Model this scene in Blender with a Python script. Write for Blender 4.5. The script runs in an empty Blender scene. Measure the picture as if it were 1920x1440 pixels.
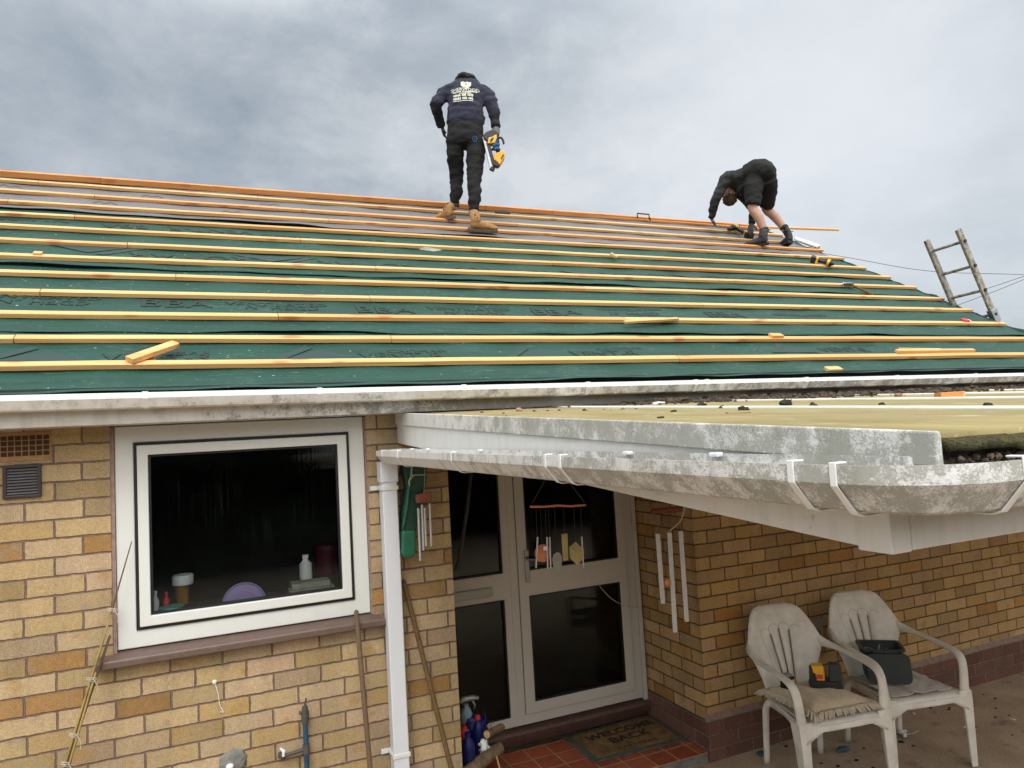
import bpy, bmesh, math, random
from mathutils import Vector, Matrix, noise
from mathutils.bvhtree import BVHTree
random.seed(7)
V = Vector
sc = bpy.context.scene
col = bpy.data.collections.new("place"); sc.collection.children.link(col)

# ------------------------------------------------------------------ camera
CAM = V((0.41, -3.7568, 2.0739))
yaw, pitch, roll, FPX = 0.4073, 0.0720, -0.0574, 1334.67
_f = V((math.sin(yaw)*math.cos(pitch), math.cos(yaw)*math.cos(pitch), math.sin(pitch)))
_r = V((math.cos(yaw), -math.sin(yaw), 0)); _u = _r.cross(_f)
RGT = _r*math.cos(roll)+_u*math.sin(roll); UPV = _u*math.cos(roll)-_r*math.sin(roll)
cd = bpy.data.cameras.new("camera"); cam = bpy.data.objects.new("camera", cd); col.objects.link(cam)
m = Matrix.Identity(4)
for i in range(3): m[i][0], m[i][1], m[i][2], m[i][3] = RGT[i], UPV[i], -_f[i], CAM[i]
cam.matrix_world = m
cd.sensor_width = 36; cd.lens = FPX/1920*36; cd.clip_end = 2000; cd.clip_start = 0.05
sc.camera = cam
def ray(x, y): return _f + RGT*((x-960)/FPX) + UPV*((720-y)/FPX)
def on(x, y, n, c):
    n = V(n); d = ray(x, y); return CAM + d*((c-CAM.dot(n))/d.dot(n))
def oy(x, y, c=0.0): return on(x, y, (0, 1, 0), c)
def ox(x, y, c): return on(x, y, (1, 0, 0), c)
def oz(x, y, c): return on(x, y, (0, 0, 1), c)

# ------------------------------------------------------------------ materials
def nt(name):
    m = bpy.data.materials.new(name); m.use_nodes = True
    t = m.node_tree; t.nodes.clear()
    return m, t
class G:
    """small helper to wire shader nodes"""
    def __init__(s, t): s.t = t
    def n(s, kind, **kw):
        nd = s.t.nodes.new(kind)
        for k, v in kw.items():
            if k.startswith('i_'):
                key = k[2:]; key = int(key) if key.isdigit() else key.replace('_', ' ')
                s.set(nd.inputs[key], v)
            else: setattr(nd, k, v)
        return nd
    def set(s, inp, v):
        if isinstance(v, bpy.types.NodeSocket): s.t.links.new(v, inp)
        else: inp.default_value = v
    def math(s, op, a, b=None, c=None, clamp=False):
        nd = s.t.nodes.new('ShaderNodeMath'); nd.operation = op; nd.use_clamp = clamp
        for i, v in enumerate((a, b, c)):
            if v is not None: s.set(nd.inputs[i], v)
        return nd.outputs[0]
    def mix(s, f, a, b, blend='MIX'):
        nd = s.t.nodes.new('ShaderNodeMix'); nd.data_type = 'RGBA'; nd.blend_type = blend
        s.set(nd.inputs[0], f); s.set(nd.inputs[6], a); s.set(nd.inputs[7], b)
        return nd.outputs[2]
    def noise(s, vec, scale, detail=4, rough=.55, dist=0.0):
        nd = s.n('ShaderNodeTexNoise'); s.set(nd.inputs['Vector'], vec)
        nd.inputs['Scale'].default_value = scale; nd.inputs['Detail'].default_value = detail
        nd.inputs['Roughness'].default_value = rough; nd.inputs['Distortion'].default_value = dist
        return nd.outputs['Fac']
    def ramp(s, f, stops, interp='LINEAR'):
        nd = s.n('ShaderNodeValToRGB'); s.set(nd.inputs[0], f); cr = nd.color_ramp; cr.interpolation = interp
        while len(cr.elements) < len(stops): cr.elements.new(.5)
        for e, (p, c) in zip(cr.elements, stops):
            e.position = p; e.color = (c, c, c, 1) if isinstance(c, (int, float)) else (c[0], c[1], c[2], 1)
        return nd.outputs[0]
    def sstep(s, v, a, b):
        nd = s.n('ShaderNodeMapRange', interpolation_type='SMOOTHSTEP'); s.set(nd.inputs[0], v)
        nd.inputs[1].default_value = a; nd.inputs[2].default_value = b
        return nd.outputs[0]
    def scale(s, vec, sx, sy, sz):
        nd = s.n('ShaderNodeMapping'); s.set(nd.inputs[0], vec); nd.inputs['Scale'].default_value = (sx, sy, sz)
        return nd.outputs[0]
    def out(s, color, rough=.6, bump=None, bd=.01, bstr=1.0, metal=0.0, spec=.4, sheen=0.0, alpha=None, trans=0.0):
        p = s.n('ShaderNodeBsdfPrincipled'); s.set(p.inputs['Base Color'], color); s.set(p.inputs['Roughness'], rough)
        p.inputs['Metallic'].default_value = metal; p.inputs['Specular IOR Level'].default_value = spec
        if sheen: p.inputs['Sheen Weight'].default_value = sheen
        if bump is not None:
            b = s.n('ShaderNodeBump'); b.inputs['Distance'].default_value = bd; b.inputs['Strength'].default_value = bstr
            s.set(b.inputs['Height'], bump); s.t.links.new(b.outputs[0], p.inputs['Normal'])
        o = s.n('ShaderNodeOutputMaterial'); s.t.links.new(p.outputs[0], o.inputs[0])
        return p
def C4(c): return (c[0], c[1], c[2], 1)
def plain(name, c, rough=.55, var=.18, scale=14, bump=.002, bscale=60, metal=0.0, spec=.4, sheen=0.0, c2=None, obj=True):
    m, t = nt(name); g = G(t); tc = g.n('ShaderNodeTexCoord').outputs['Object']
    nz = g.noise(tc, scale, 5, .6)
    lo = [max(0, x*(1-var)) for x in c]; hi = [min(1, x*(1+var)) for x in (c2 or c)]
    cc = g.ramp(nz, [(.3, lo), (.7, hi)])
    if obj:
        r = g.n('ShaderNodeObjectInfo').outputs['Random']
        cc = g.mix(1.0, cc, g.ramp(r, [(0, .92), (1, 1.06)]), 'MULTIPLY')
    g.out(cc, g.math('ADD', g.math('MULTIPLY', nz, .2), rough-.1), g.noise(tc, bscale, 3) if bump else None, bump or .01, 1, metal, spec, sheen)
    return m
def upvc(name, base=(.74, .75, .74), dirt=.5, dcol=(.10, .105, .075), dscale=80, grad=None, grime=(.42, .42, .38), kmax=.06, cov=0.0):
    """white plastic with lichen specks; grad=(x0,x1) lets the growth thicken along x"""
    m, t = nt(name); g = G(t); tc = g.n('ShaderNodeTexCoord').outputs['Object']
    a = g.noise(tc, dscale, 6, .7, .7); b = g.noise(tc, dscale*.16, 4, .6)
    a2 = g.noise(tc, dscale*2.6, 4, .65, .6)
    v = g.math('ADD', g.math('ADD', g.math('MULTIPLY', a, .34), g.math('MULTIPLY', a2, .34)), g.math('MULTIPLY', b, .47))
    th = .75-.28*dirt+cov
    if grad:
        x = g.n('ShaderNodeSeparateXYZ'); g.set(x.inputs[0], tc)
        k = g.n('ShaderNodeMapRange'); g.set(k.inputs[0], x.outputs[grad[2] if len(grad) > 2 else 0])
        k.inputs[1].default_value, k.inputs[2].default_value = grad[0], grad[1]; k.inputs[3].default_value = -.13; k.inputs[4].default_value = kmax
        v = g.math('ADD', v, k.outputs[0])
    msk = g.sstep(v, th, th+.10)
    c = g.mix(g.math('MULTIPLY', g.sstep(b, .35, .75), .55*dirt), C4(base), C4(grime))
    st = g.noise(g.scale(tc, 30, 30, 2.0), 1.0, 3, .6)
    c = g.mix(g.math('MULTIPLY', g.sstep(st, .46, .72), .62*dirt), c, C4((.36, .37, .30)))
    c = g.mix(g.math('MULTIPLY', msk, min(.95, .30+.45*dirt)), c, C4(dcol))
    g.out(c, g.math('ADD', .32, g.math('MULTIPLY', msk, .5)), g.math('ADD', a, msk), .0012, .6, 0, .45)
    return m
def brick(name, offx, offy, z0, stops, mortar, ch=.083, seed=0.0, low=None, dark=0.0):
    m, t = nt(name); g = G(t)
    pos = g.n('ShaderNodeTexCoord').outputs['Object']; gm = g.n('ShaderNodeNewGeometry')
    wob = g.n('ShaderNodeTexNoise', noise_dimensions='3D'); g.set(wob.inputs['Vector'], pos); wob.inputs['Scale'].default_value = 26; wob.inputs['Detail'].default_value = 3
    wv = g.n('ShaderNodeVectorMath', operation='SUBTRACT'); g.set(wv.inputs[0], wob.outputs['Color']); wv.inputs[1].default_value = (.5, .5, .5)
    ws = g.n('ShaderNodeVectorMath', operation='SCALE'); g.set(ws.inputs[0], wv.outputs[0]); ws.inputs['Scale'].default_value = .0095
    wa = g.n('ShaderNodeVectorMath', operation='ADD'); g.set(wa.inputs[0], pos); g.set(wa.inputs[1], ws.outputs[0])
    p = g.n('ShaderNodeSeparateXYZ'); g.set(p.inputs[0], wa.outputs[0])
    nn = g.n('ShaderNodeSeparateXYZ'); g.set(nn.inputs[0], gm.outputs['True Normal'])
    isx = g.math('GREATER_THAN', g.math('ABSOLUTE', nn.outputs[0]), .5)
    ux = g.math('SUBTRACT', p.outputs[0], offx); uy = g.math('SUBTRACT', p.outputs[1], offy)
    u = g.math('ADD', g.math('MULTIPLY', ux, g.math('SUBTRACT', 1, isx)), g.math('MULTIPLY', uy, isx))
    v = g.math('DIVIDE', g.math('SUBTRACT', z0+50*ch, p.outputs[2]), ch)
    row = g.math('FLOOR', v); fv = g.math('FRACT', v)
    odd = g.math('MODULO', row, 2)
    jit = g.n('ShaderNodeTexWhiteNoise', noise_dimensions='1D'); g.set(jit.inputs['W'], row)
    uu = g.math('ADD', g.math('DIVIDE', u, .225), g.math('ADD', g.math('MULTIPLY', g.math('SUBTRACT', 1, odd), .5), g.math('MULTIPLY', g.math('SUBTRACT', jit.outputs[0], .5), .05)))
    cl = g.math('FLOOR', uu); fu = g.math('FRACT', uu)
    du = g.math('MULTIPLY', g.math('MINIMUM', fu, g.math('SUBTRACT', 1, fu)), .225)
    dv = g.math('MULTIPLY', g.math('MINIMUM', fv, g.math('SUBTRACT', 1, fv)), ch)
    d = g.math('MINIMUM', du, dv)
    dd_ = g.math('ADD', d, g.math('MULTIPLY', g.math('SUBTRACT', g.noise(pos, 150, 4, .7), .5), .007))
    msk = g.sstep(dd_, .0020, .0054)
    cv = g.n('ShaderNodeCombineXYZ'); g.set(cv.inputs[0], cl); g.set(cv.inputs[1], row); g.set(cv.inputs[2], g.math('ADD', isx, seed))
    wn = g.n('ShaderNodeTexWhiteNoise', noise_dimensions='3D'); g.set(wn.inputs['Vector'], cv.outputs[0])
    c = g.ramp(wn.outputs['Value'], stops, 'LINEAR')
    sep = g.n('ShaderNodeSeparateColor'); g.set(sep.inputs[0], wn.outputs['Color'])
    c = g.mix(1.0, c, g.ramp(sep.outputs[1], [(0, .76), (.5, 1.0), (1, 1.08)]), 'MULTIPLY')
    # blotches of burnt orange / grey inside single bricks
    off = g.n('ShaderNodeVectorMath', operation='SCALE'); g.set(off.inputs[0], wn.outputs['Color']); off.inputs['Scale'].default_value = 13
    pb = g.n('ShaderNodeVectorMath', operation='ADD'); g.set(pb.inputs[0], pos); g.set(pb.inputs[1], off.outputs[0])
    bl = g.noise(pb.outputs[0], 9, 3, .6)
    if low is None:
        c = g.mix(g.math('MULTIPLY', g.sstep(bl, .56, .72), .55), c, C4((.36, .205, .06)))
        c = g.mix(g.math('MULTIPLY', g.sstep(bl, .40, .28), .45), c, C4((.27, .22, .17)))
    fine = g.noise(pos, 240, 4, .7); mid = g.noise(pos, 60, 4, .6)
    c = g.mix(1.0, c, g.ramp(fine, [(.34, .50), (.5, 1.0), (.66, 1.22)]), 'MULTIPLY')
    c = g.mix(1.0, c, g.ramp(mid, [(.3, .84), (.7, 1.12)]), 'MULTIPLY')
    pits = g.noise(pos, 95, 2, .5)
    c = g.mix(g.sstep(pits, .27, .22), c, C4((.05, .04, .03)))
    mc = g.mix(1.0, C4(mortar), g.ramp(g.noise(pos, 35, 4), [(.3, .7), (.7, 1.25)]), 'MULTIPLY')
    c = g.mix(msk, mc, c)
    big = g.noise(pos, 1.3, 4, .6)
    c = g.mix(1.0, c, g.ramp(big, [(.25, .86-dark), (.75, 1.05-dark)]), 'MULTIPLY')
    h = g.math('ADD', g.math('MULTIPLY', msk, 1.0), g.math('ADD', g.math('MULTIPLY', fine, .22), g.math('MULTIPLY', mid, .2)))
    st_ = g.noise(g.scale(pos, 6, 6, 1.1), 1.0, 5, .65)
    c = g.mix(1.0, c, g.ramp(st_, [(.3, .80), (.55, 1.0), (.75, 1.05)]), 'MULTIPLY')
    g.out(c, .85, h, .010, 1.0, 0, .25)
    return m
TAN_OLD = [(0, (.45, .335, .185)), (.18, (.42, .305, .15)), (.36, (.465, .35, .215)), (.5, (.38, .285, .155)), (.62, (.45, .32, .20)), (.74, (.335, .265, .17)), (.86, (.41, .285, .13)), (.96, (.34, .195, .07)), (1, (.30, .235, .165))]
M = {}
TAN = [(0, (.46, .335, .165)), (.2, (.43, .305, .135)), (.4, (.475, .345, .19)), (.55, (.40, .29, .13)), (.7, (.46, .32, .185)), (.84, (.375, .285, .15)), (.95, (.42, .285, .115)), (.975, (.36, .195, .06)), (1, (.34, .20, .075))]
TAN = [(p_, (c_[0]*.99, c_[1]*1.01, c_[2]*1.12)) for p_, c_ in TAN]
SHADE_GOLD = [(p_, (c_[0]*1.17, c_[1]*1.04, c_[2]*.84)) for p_, c_ in TAN]  # same brick with the golden cast of the porch shade put into its colour
M['brick_l'] = brick('buff_brick_window_wall', 0.0, 0.02, 2.065, TAN, (.185, .125, .10))
M['brick_r'] = brick('buff_brick_porch_shade', 0.0625, .11, 2.065, SHADE_GOLD, (.13, .08, .04), seed=3.0, dark=.0)
M['brick_p'] = brick('red_plinth_brick', 0.0625, .11, 2.065, [(0, (.17, .080, .055)), (.5, (.20, .10, .072)), (1, (.135, .070, .052))], (.26, .19, .145), seed=9.0, low=1)
M['upvc'] = upvc('white_window_plastic', (.57, .58, .555), .10)
M['upvc_door'] = upvc('shade_toned_door_plastic', (.50, .48, .43), .12)  # door white darkened and warmed, porch shade put into the base colour
M['fascia'] = upvc('fascia_plastic', (.56, .55, .51), .70, (.040, .034, .028), 90, (-.3, 2.6), kmax=.20)
M['gutter'] = upvc('gutter_plastic', (.74, .74, .72), .62, (.10, .095, .075), 75, (-2.5, 4.0))
M['gutlip'] = upvc('gutter_lip_plastic', (.70, .71, .71), .22)
M['canopy_w'] = upvc('canopy_board_plastic', (.62, .62, .60), .70, (.15, .15, .11), 120, (-.1, -1.6, 1), (.47, .47, .42), cov=.0)
M['canopy_low'] = upvc('canopy_lower_board_plastic', (.62, .62, .60), .30, (.16, .165, .12), 80)
M['canopy_gut'] = upvc('canopy_gutter_plastic', (.62, .62, .61), .66, (.15, .15, .11), 110, (-.1, -2.2, 1), (.47, .47, .42), cov=.01)
M['pipe'] = upvc('downpipe_plastic', (.55, .575, .61), .10)
M['trim_w'] = upvc('white_trim_strip', (.80, .80, .76), .25)
def wood(name, c1, c2, red=(.42, .16, .06), gscale=1.0):
    m, t = nt(name); g = G(t); tc = g.n('ShaderNodeTexCoord').outputs['Object']
    r = g.n('ShaderNodeObjectInfo').outputs['Random']
    sh = g.n('ShaderNodeVectorMath', operation='ADD'); g.set(sh.inputs[0], tc)
    cv = g.n('ShaderNodeCombineXYZ'); g.set(cv.inputs[1], g.math('MULTIPLY', r, 31.0)); g.set(cv.inputs[0], g.math('MULTIPLY', r, 17.0)); g.set(sh.inputs[1], cv.outputs[0])
    gr = g.noise(g.scale(sh.outputs[0], 1.3*gscale, 45*gscale, 45*gscale), 1.0, 5, .65, .4)
    pat = g.noise(g.scale(sh.outputs[0], .9, 3, 3), 1.0, 3, .5)
    c = g.ramp(gr, [(.28, c2), (.55, c1), (.8, [min(1, x*1.12) for x in c1])])
    c = g.mix(g.math('MULTIPLY', g.sstep(pat, .5, .75), .6), c, C4([c1[0]*.88, c1[1]*.72, c1[2]*.6]))
    kn = g.n('ShaderNodeTexVoronoi'); g.set(kn.inputs['Vector'], g.scale(sh.outputs[0], 3.2, 9, 9)); kn.inputs['Scale'].default_value = 1.0
    c = g.mix(g.math('MULTIPLY', g.sstep(kn.outputs['Distance'], .24, .10), .85), c, C4(red))
    c = g.mix(1.0, c, g.ramp(r, [(0, (.98, .80, .66)), (.4, (1, .95, .9)), (.7, (1, 1, 1)), (1, (.93, .94, .86))]), 'MULTIPLY')
    g.out(c, .7, gr, .0012, 1.0, 0, .25)
    return m
M['pine'] = wood('fresh_pine', (.64, .40, .175), (.47, .265, .10))
M['pine_red'] = wood('reddish_pine', (.64, .325, .125), (.50, .235, .085))
M['pine_ridge'] = wood('orange_ridge_pine', (.60, .26, .085), (.46, .19, .06))
M['offcut'] = wood('pine_offcut', (.70, .40, .18), (.55, .29, .11))
M['broom'] = wood('grey_broom_wood', (.125, .098, .068), (.075, .058, .04), (.09, .06, .04), 2)
M['pole'] = wood('brown_pole_wood', (.125, .075, .030), (.07, .04, .017), (.06, .03, .015), 2)
def felt(name, base, hi, scuff, sheen=.45):
    m, t = nt(name); g = G(t); tc = g.n('ShaderNodeTexCoord').outputs['Object']
    st = g.noise(g.scale(tc, 1.2, 14, 14), 1.0, 6, .65, .6); pa = g.noise(tc, 2.3, 5, .6)
    c = g.ramp(st, [(.3, base), (.7, hi)])
    sc_ = g.noise(g.scale(tc, 14, 60, 60), 1.0, 6, .75)
    k = g.math('MULTIPLY', g.sstep(sc_, .54, .72), g.sstep(pa, .40, .64))
    c = g.mix(g.math('MULTIPLY', k, .85), c, C4(scuff))
    c = g.mix(g.math('MULTIPLY', g.sstep(pa, .62, .78), .16), c, C4(scuff))
    sp = g.noise(g.scale(tc, 45, 70, 70), 1.0, 2, .5)
    c = g.mix(g.math('MULTIPLY', g.sstep(sp, .735, .76), .8), c, C4((.5, .6, .55)))
    g.out(c, g.math('ADD', .38, g.math('MULTIPLY', st, .2)), g.math('ADD', g.math('MULTIPLY', g.noise(g.scale(tc, 3, 18, 18), 1.0, 5, .6, .8), 1.0), g.math('MULTIPLY', g.noise(tc, 300, 2), .1)), .012, .8, 0, sheen)
    return m
M['felt'] = felt('green_roof_felt', (.011, .042, .031), (.018, .064, .048), (.12, .19, .16), .16)
M['felt_g'] = felt('grey_roof_membrane', (.10, .098, .104), (.14, .137, .144), (.27, .27, .28), .2)
M['felt_dark'] = plain('black_membrane_underside', (.012, .013, .014), .6)
M['ink'] = plain('dark_print_ink', (.007, .024, .019), .6, .05, obj=False)
M['ink_soft'] = plain('faded_print_ink', (.012, .036, .031), .6, .05, obj=False)
M['ink_red'] = plain('maroon_print_ink', (.11, .085, .09), .6, .05, obj=False)
def concrete():
    m, t = nt('patio_concrete'); g = G(t); tc = g.n('ShaderNodeTexCoord').outputs['Object']
    a = g.noise(tc, 3.2, 6, .6); f = g.noise(tc, 120, 4, .7)
    c = g.ramp(a, [(.3, (.29, .215, .145)), (.6, (.40, .305, .215)), (.8, (.46, .365, .265))])
    c = g.mix(1.0, c, g.ramp(f, [(.35, .55), (.5, 1.0), (.65, 1.3)]), 'MULTIPLY')
    c = g.mix(g.math('MULTIPLY', g.sstep(g.noise(tc, 7, 4), .55, .7), .5), c, C4((.075, .06, .042)))
    g.out(c, .88, g.math('ADD', f, a), .006, 1.0, 0, .25)
    return m
M['concrete'] = concrete()
def roofpanel():
    m, t = nt('weathered_canopy_sheet'); g = G(t); tc = g.n('ShaderNodeTexCoord').outputs['Object']
    a = g.noise(g.scale(tc, 5, 1.6, 5), 1.0, 6, .65, .5); b = g.noise(g.scale(tc, 14, 5, 14), 1.0, 5, .7, .8)
    c = g.ramp(a, [(.3, (.175, .140, .058)), (.55, (.255, .208, .088)), (.75, (.31, .262, .125))])
    c = g.mix(g.math('MULTIPLY', g.sstep(b, .56, .72), .75), c, C4((.45, .425, .31)))
    y = g.n('ShaderNodeSeparateXYZ'); g.set(y.inputs[0], tc)
    near = g.n('ShaderNodeMapRange'); g.set(near.inputs[0], y.outputs[1]); near.inputs[1].default_value = -.9; near.inputs[2].default_value = -.25
    d = g.math('MULTIPLY', near.outputs[0], g.sstep(g.noise(tc, 6, 5, .7), .4, .62))
    c = g.mix(g.math('MULTIPLY', d, .8), c, C4((.20, .125, .085)))
    g.out(c, .7, g.math('ADD', a, g.noise(tc, 150, 3)), .002, 1.0, 0, .3)
    return m
M['panel'] = roofpanel()
def quarry():
    m, t = nt('red_quarry_tiles'); g = G(t); tc = g.n('ShaderNodeTexCoord').outputs['Object']
    p = g.n('ShaderNodeSeparateXYZ'); g.set(p.inputs[0], tc)
    u = g.math('DIVIDE', g.math('ADD', p.outputs[0], .03), .153); v = g.math('DIVIDE', g.math('ADD', p.outputs[1], .01), .153)
    fu = g.math('FRACT', u); fv = g.math('FRACT', v)
    d = g.math('MINIMUM', g.math('MINIMUM', fu, g.math('SUBTRACT', 1, fu)), g.math('MINIMUM', fv, g.math('SUBTRACT', 1, fv)))
    k = g.sstep(d, .02, .035)
    cv = g.n('ShaderNodeCombineXYZ'); g.set(cv.inputs[0], g.math('FLOOR', u)); g.set(cv.inputs[1], g.math('FLOOR', v))
    w = g.n('ShaderNodeTexWhiteNoise', noise_dimensions='3D'); g.set(w.inputs['Vector'], cv.outputs[0])
    c = g.ramp(w.outputs['Value'], [(0, (.26, .060, .028)), (1, (.37, .10, .045))])
    c = g.mix(1.0, c, g.ramp(g.noise(tc, 18, 5, .6), [(.3, .7), (.7, 1.15)]), 'MULTIPLY')
    c = g.mix(k, C4((.36, .24, .15)), c)
    g.out(c, .5, k, .003, 1.0, 0, .4)
    return m
M['tiles'] = quarry()
def glass(name, tint=.55, rough=.0):
    m, t = nt(name); g = G(t)
    tc = g.n('ShaderNodeTexCoord').outputs['Object']
    tr = g.n('ShaderNodeBsdfTransparent'); tr.inputs[0].default_value = (tint, tint*1.02, tint*1.02, 1)
    gl = g.n('ShaderNodeBsdfGlossy'); gl.inputs['Roughness'].default_value = .03; gl.inputs[0].default_value = (.75, .8, .8, 1)
    b = g.n('ShaderNodeBump'); b.inputs['Distance'].default_value = .002; g.set(b.inputs['Height'], g.noise(g.scale(tc, 60, 4, 3), 1.0, 3)); b.inputs['Strength'].default_value = .25
    t.links.new(b.outputs[0], gl.inputs['Normal'])
    fr = g.n('ShaderNodeFresnel'); fr.inputs[0].default_value = 1.45
    df = g.n('ShaderNodeBsdfDiffuse'); df.inputs[0].default_value = (.5, .55, .52, 1)
    film = g.math('MULTIPLY', g.math('MULTIPLY', g.sstep(g.noise(g.scale(tc, 70, 5, 2.2), 1.0, 5, .7), .45, .75), g.sstep(g.noise(tc, 3.1, 4, .6), .42, .72)), .012)
    mf = g.n('ShaderNodeMixShader'); g.set(mf.inputs[0], film); t.links.new(tr.outputs[0], mf.inputs[1]); t.links.new(df.outputs[0], mf.inputs[2]); tr = mf
    mx = g.n('ShaderNodeMixShader'); t.links.new(fr.outputs[0], mx.inputs[0]); t.links.new(tr.outputs[0], mx.inputs[1]); t.links.new(gl.outputs[0], mx.inputs[2])
    o = g.n('ShaderNodeOutputMaterial'); t.links.new(mx.outputs[0], o.inputs[0])
    return m
M['glass'] = glass('window_glass', .92); M['glass_d'] = glass('door_glass', .4)
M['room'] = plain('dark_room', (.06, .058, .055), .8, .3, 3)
M['gasket'] = plain('black_rubber_gasket', (.008, .008, .009), .5)
M['sill'] = plain('brown_sill_tile', (.118, .078, .062), .45, .15, 30, .001)
M['doorsill'] = plain('brown_hardwood_sill', (.095, .052, .042), .5, .2, 20)
M['mortar'] = plain('mortar_fillet', (.245, .17, .135), .9, .25, 30, .004)
M['cement'] = plain('grey_cement_patch', (.17, .165, .15), .9, .3, 25, .006)
M['terra'] = plain('terracotta_airbrick', (.30, .175, .075), .85, .2, 25, .003)
M['terra_d'] = plain('airbrick_holes', (.05, .022, .010), .9)
M['ventb'] = plain('brown_plastic_vent', (.035, .026, .026), .4)
M['vents'] = plain('vent_slat', (.13, .125, .125), .4)
M['black'] = plain('black_plastic', (.012, .012, .013), .45)
M['blackrub'] = plain('black_rubber', (.016, .016, .016), .7)
M['yellow'] = plain('yellow_tool_plastic', (.70, .36, .02), .4, .08)
M['metal'] = plain('worn_aluminium', (.48, .48, .47), .38, .15, 20, .001, metal=.85)
M['ladder'] = plain('paint_spattered_aluminium', (.13, .12, .095), .55, .45, 22, .001, metal=.25, c2=(.25, .235, .195))
M['steel'] = plain('dull_steel', (.33, .33, .34), .35, .12, metal=.9)
M['chime'] = plain('chime_tube_metal', (.52, .54, .55), .35, .12, 30, .0005, metal=.55)
M['copper'] = plain('copper_disc', (.62, .24, .13), .4, .12, metal=.35)
M['brass'] = plain('brass_shape', (.42, .37, .17), .4, .2, metal=.5)
M['pewter'] = plain('pewter_shape', (.33, .35, .32), .35, .12, metal=.5)
M['string'] = plain('pale_string', (.42, .37, .29), .9)
M['dstring'] = plain('dark_cord', (.03, .027, .025), .9)
M['redwood'] = plain('stained_red_wood', (.135, .032, .018), .5, .25, 20)
M['rust'] = plain('rust_red_wood', (.20, .062, .030), .6, .3, 25)
M['dgreen'] = plain('dark_green_plastic', (.010, .040, .026), .45, .25)
M['mgreen'] = plain('green_plastic', (.012, .105, .058), .45, .15)
M['bamboo'] = plain('bamboo_cane', (.235, .165, .055), .5, .3, 9)
M['bamboo_d'] = plain('old_bamboo_cane', (.10, .065, .03), .6, .4, 9)
M['chair'] = plain('weathered_white_plastic', (.62, .59, .52), .5, .10, 9, .0008, c2=(.69, .66, .59))
M['slot'] = plain('chair_groove', (.33, .32, .29), .6)
M['cushion'] = plain('cream_cushion_fabric', (.50, .42, .30), .95, .14, 25, .004, 90, sheen=.2)
M['fringe'] = plain('cream_fringe', (.54, .47, .36), .95, .16, 60, .004, 90)
M['towel'] = plain('grubby_white_towel', (.50, .47, .42), .95, .16, 12, .004, 160, sheen=.2)
M['caddy'] = plain('dark_grey_green_plastic', (.026, .033, .033), .5, .12)
M['caddy_in'] = plain('caddy_inside', (.012, .018, .019), .6)
M['mat'] = plain('coir_doormat', (.14, .09, .036), .95, .35, 14, .01, 240, c2=(.21, .12, .045))
M['mat_edge'] = plain('grey_green_mat_rubber', (.075, .08, .065), .9, .3, 20, .006, 120)
M['mat_ink'] = plain('doormat_print', (.030, .021, .013), .95, .3)
M['blue'] = plain('blue_plastic', (.004, .010, .095), .4, .3)
M['pblue'] = plain('pale_blue_plastic', (.25, .36, .42), .4)
M['bark'] = plain('log_bark', (.14, .095, .055), .9, .4, 20, .01, 40)
M['logend'] = plain('cut_log_end', (.42, .30, .15), .85, .2, 30)
M['purple'] = plain('lilac_plastic', (.31, .24, .50), .35, .08)
M['teal'] = plain('teal_plastic', (.08, .38, .30), .4, .1)
M['white'] = plain('white_plastic', (.74, .76, .76), .4, .06)
M['redp'] = plain('red_plastic', (.50, .045, .055), .4, .1)
M['amber'] = plain('amber_contents', (.28, .15, .03), .4, .1)
M['paper'] = plain('magazine_paper', (.40, .42, .34), .6, .25, 16)
M['maroon'] = plain('maroon_plastic', (.05, .006, .02), .35, .1)
M['skin'] = plain('skin', (.40, .235, .175), .5, .08, 18, .001, 60, obj=False)
M['hair'] = plain('brown_hair', (.055, .030, .018), .75, .4, 90, .006, 160)
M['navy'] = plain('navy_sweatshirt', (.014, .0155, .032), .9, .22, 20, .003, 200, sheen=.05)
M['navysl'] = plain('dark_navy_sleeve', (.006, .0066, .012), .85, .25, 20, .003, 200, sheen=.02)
M['trous'] = plain('black_trousers', (.0050, .0050, .0056), .9, .3, 14, .004, 60)
M['hood'] = plain('charcoal_hood', (.018, .020, .019), .9, .25, 30, .004, 120)
M['char'] = plain('charcoal_top', (.0095, .0100, .0105), .9, .3, 20, .004, 120, sheen=.03)
M['greysl'] = plain('grey_shoulder_panel', (.028, .029, .032), .9, .25, 20, .004, 120, sheen=.03)
M['shorts'] = plain('black_work_shorts', (.0080, .0083, .0086), .9, .25, 16, .004, 80)
M['tanboot'] = plain('tan_suede_boot', (.27, .15, .055), .85, .2, 25, .003, 120)
M['sole'] = plain('brown_boot_sole', (.115, .08, .055), .8, .2)
M['bboot'] = plain('black_work_boot', (.022, .021, .020), .65, .35, 25, .004, 80)
M['gloveb'] = plain('black_glove', (.016, .017, .018), .8)
M['gloveg'] = plain('grey_palm_glove', (.075, .075, .08), .8, .3, 40)
M['gloveblue'] = plain('blue_glove', (.010, .055, .13), .7, .2, 40)
M['print'] = plain('white_garment_print', (.46, .47, .40), .8, .12, 60, obj=False)
M['moss'] = plain('dark_dried_moss', (.020, .016, .009), .95, .55, 40, .02, 90, c2=(.040, .032, .014))
M['mossg'] = plain('green_brown_moss', (.050, .046, .014), .95, .5, 40, .02, 90)
M['stone'] = plain('pink_mortar_stone', (.30, .175, .125), .9, .3, 22, .01, 60)
M['grit'] = plain('moss_grit', (.040, .028, .018), .95, .6, 50, .02, 90, c2=(.09, .065, .045))
M['slate'] = plain('broken_tile', (.16, .145, .135), .85, .25, 20, .004)
M['wire'] = plain('overhead_wire', (.05, .05, .055), .6, obj=False)
M['pipeblue'] = plain('blue_wrapped_pipe', (.012, .055, .10), .7, .3, 20)
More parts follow.
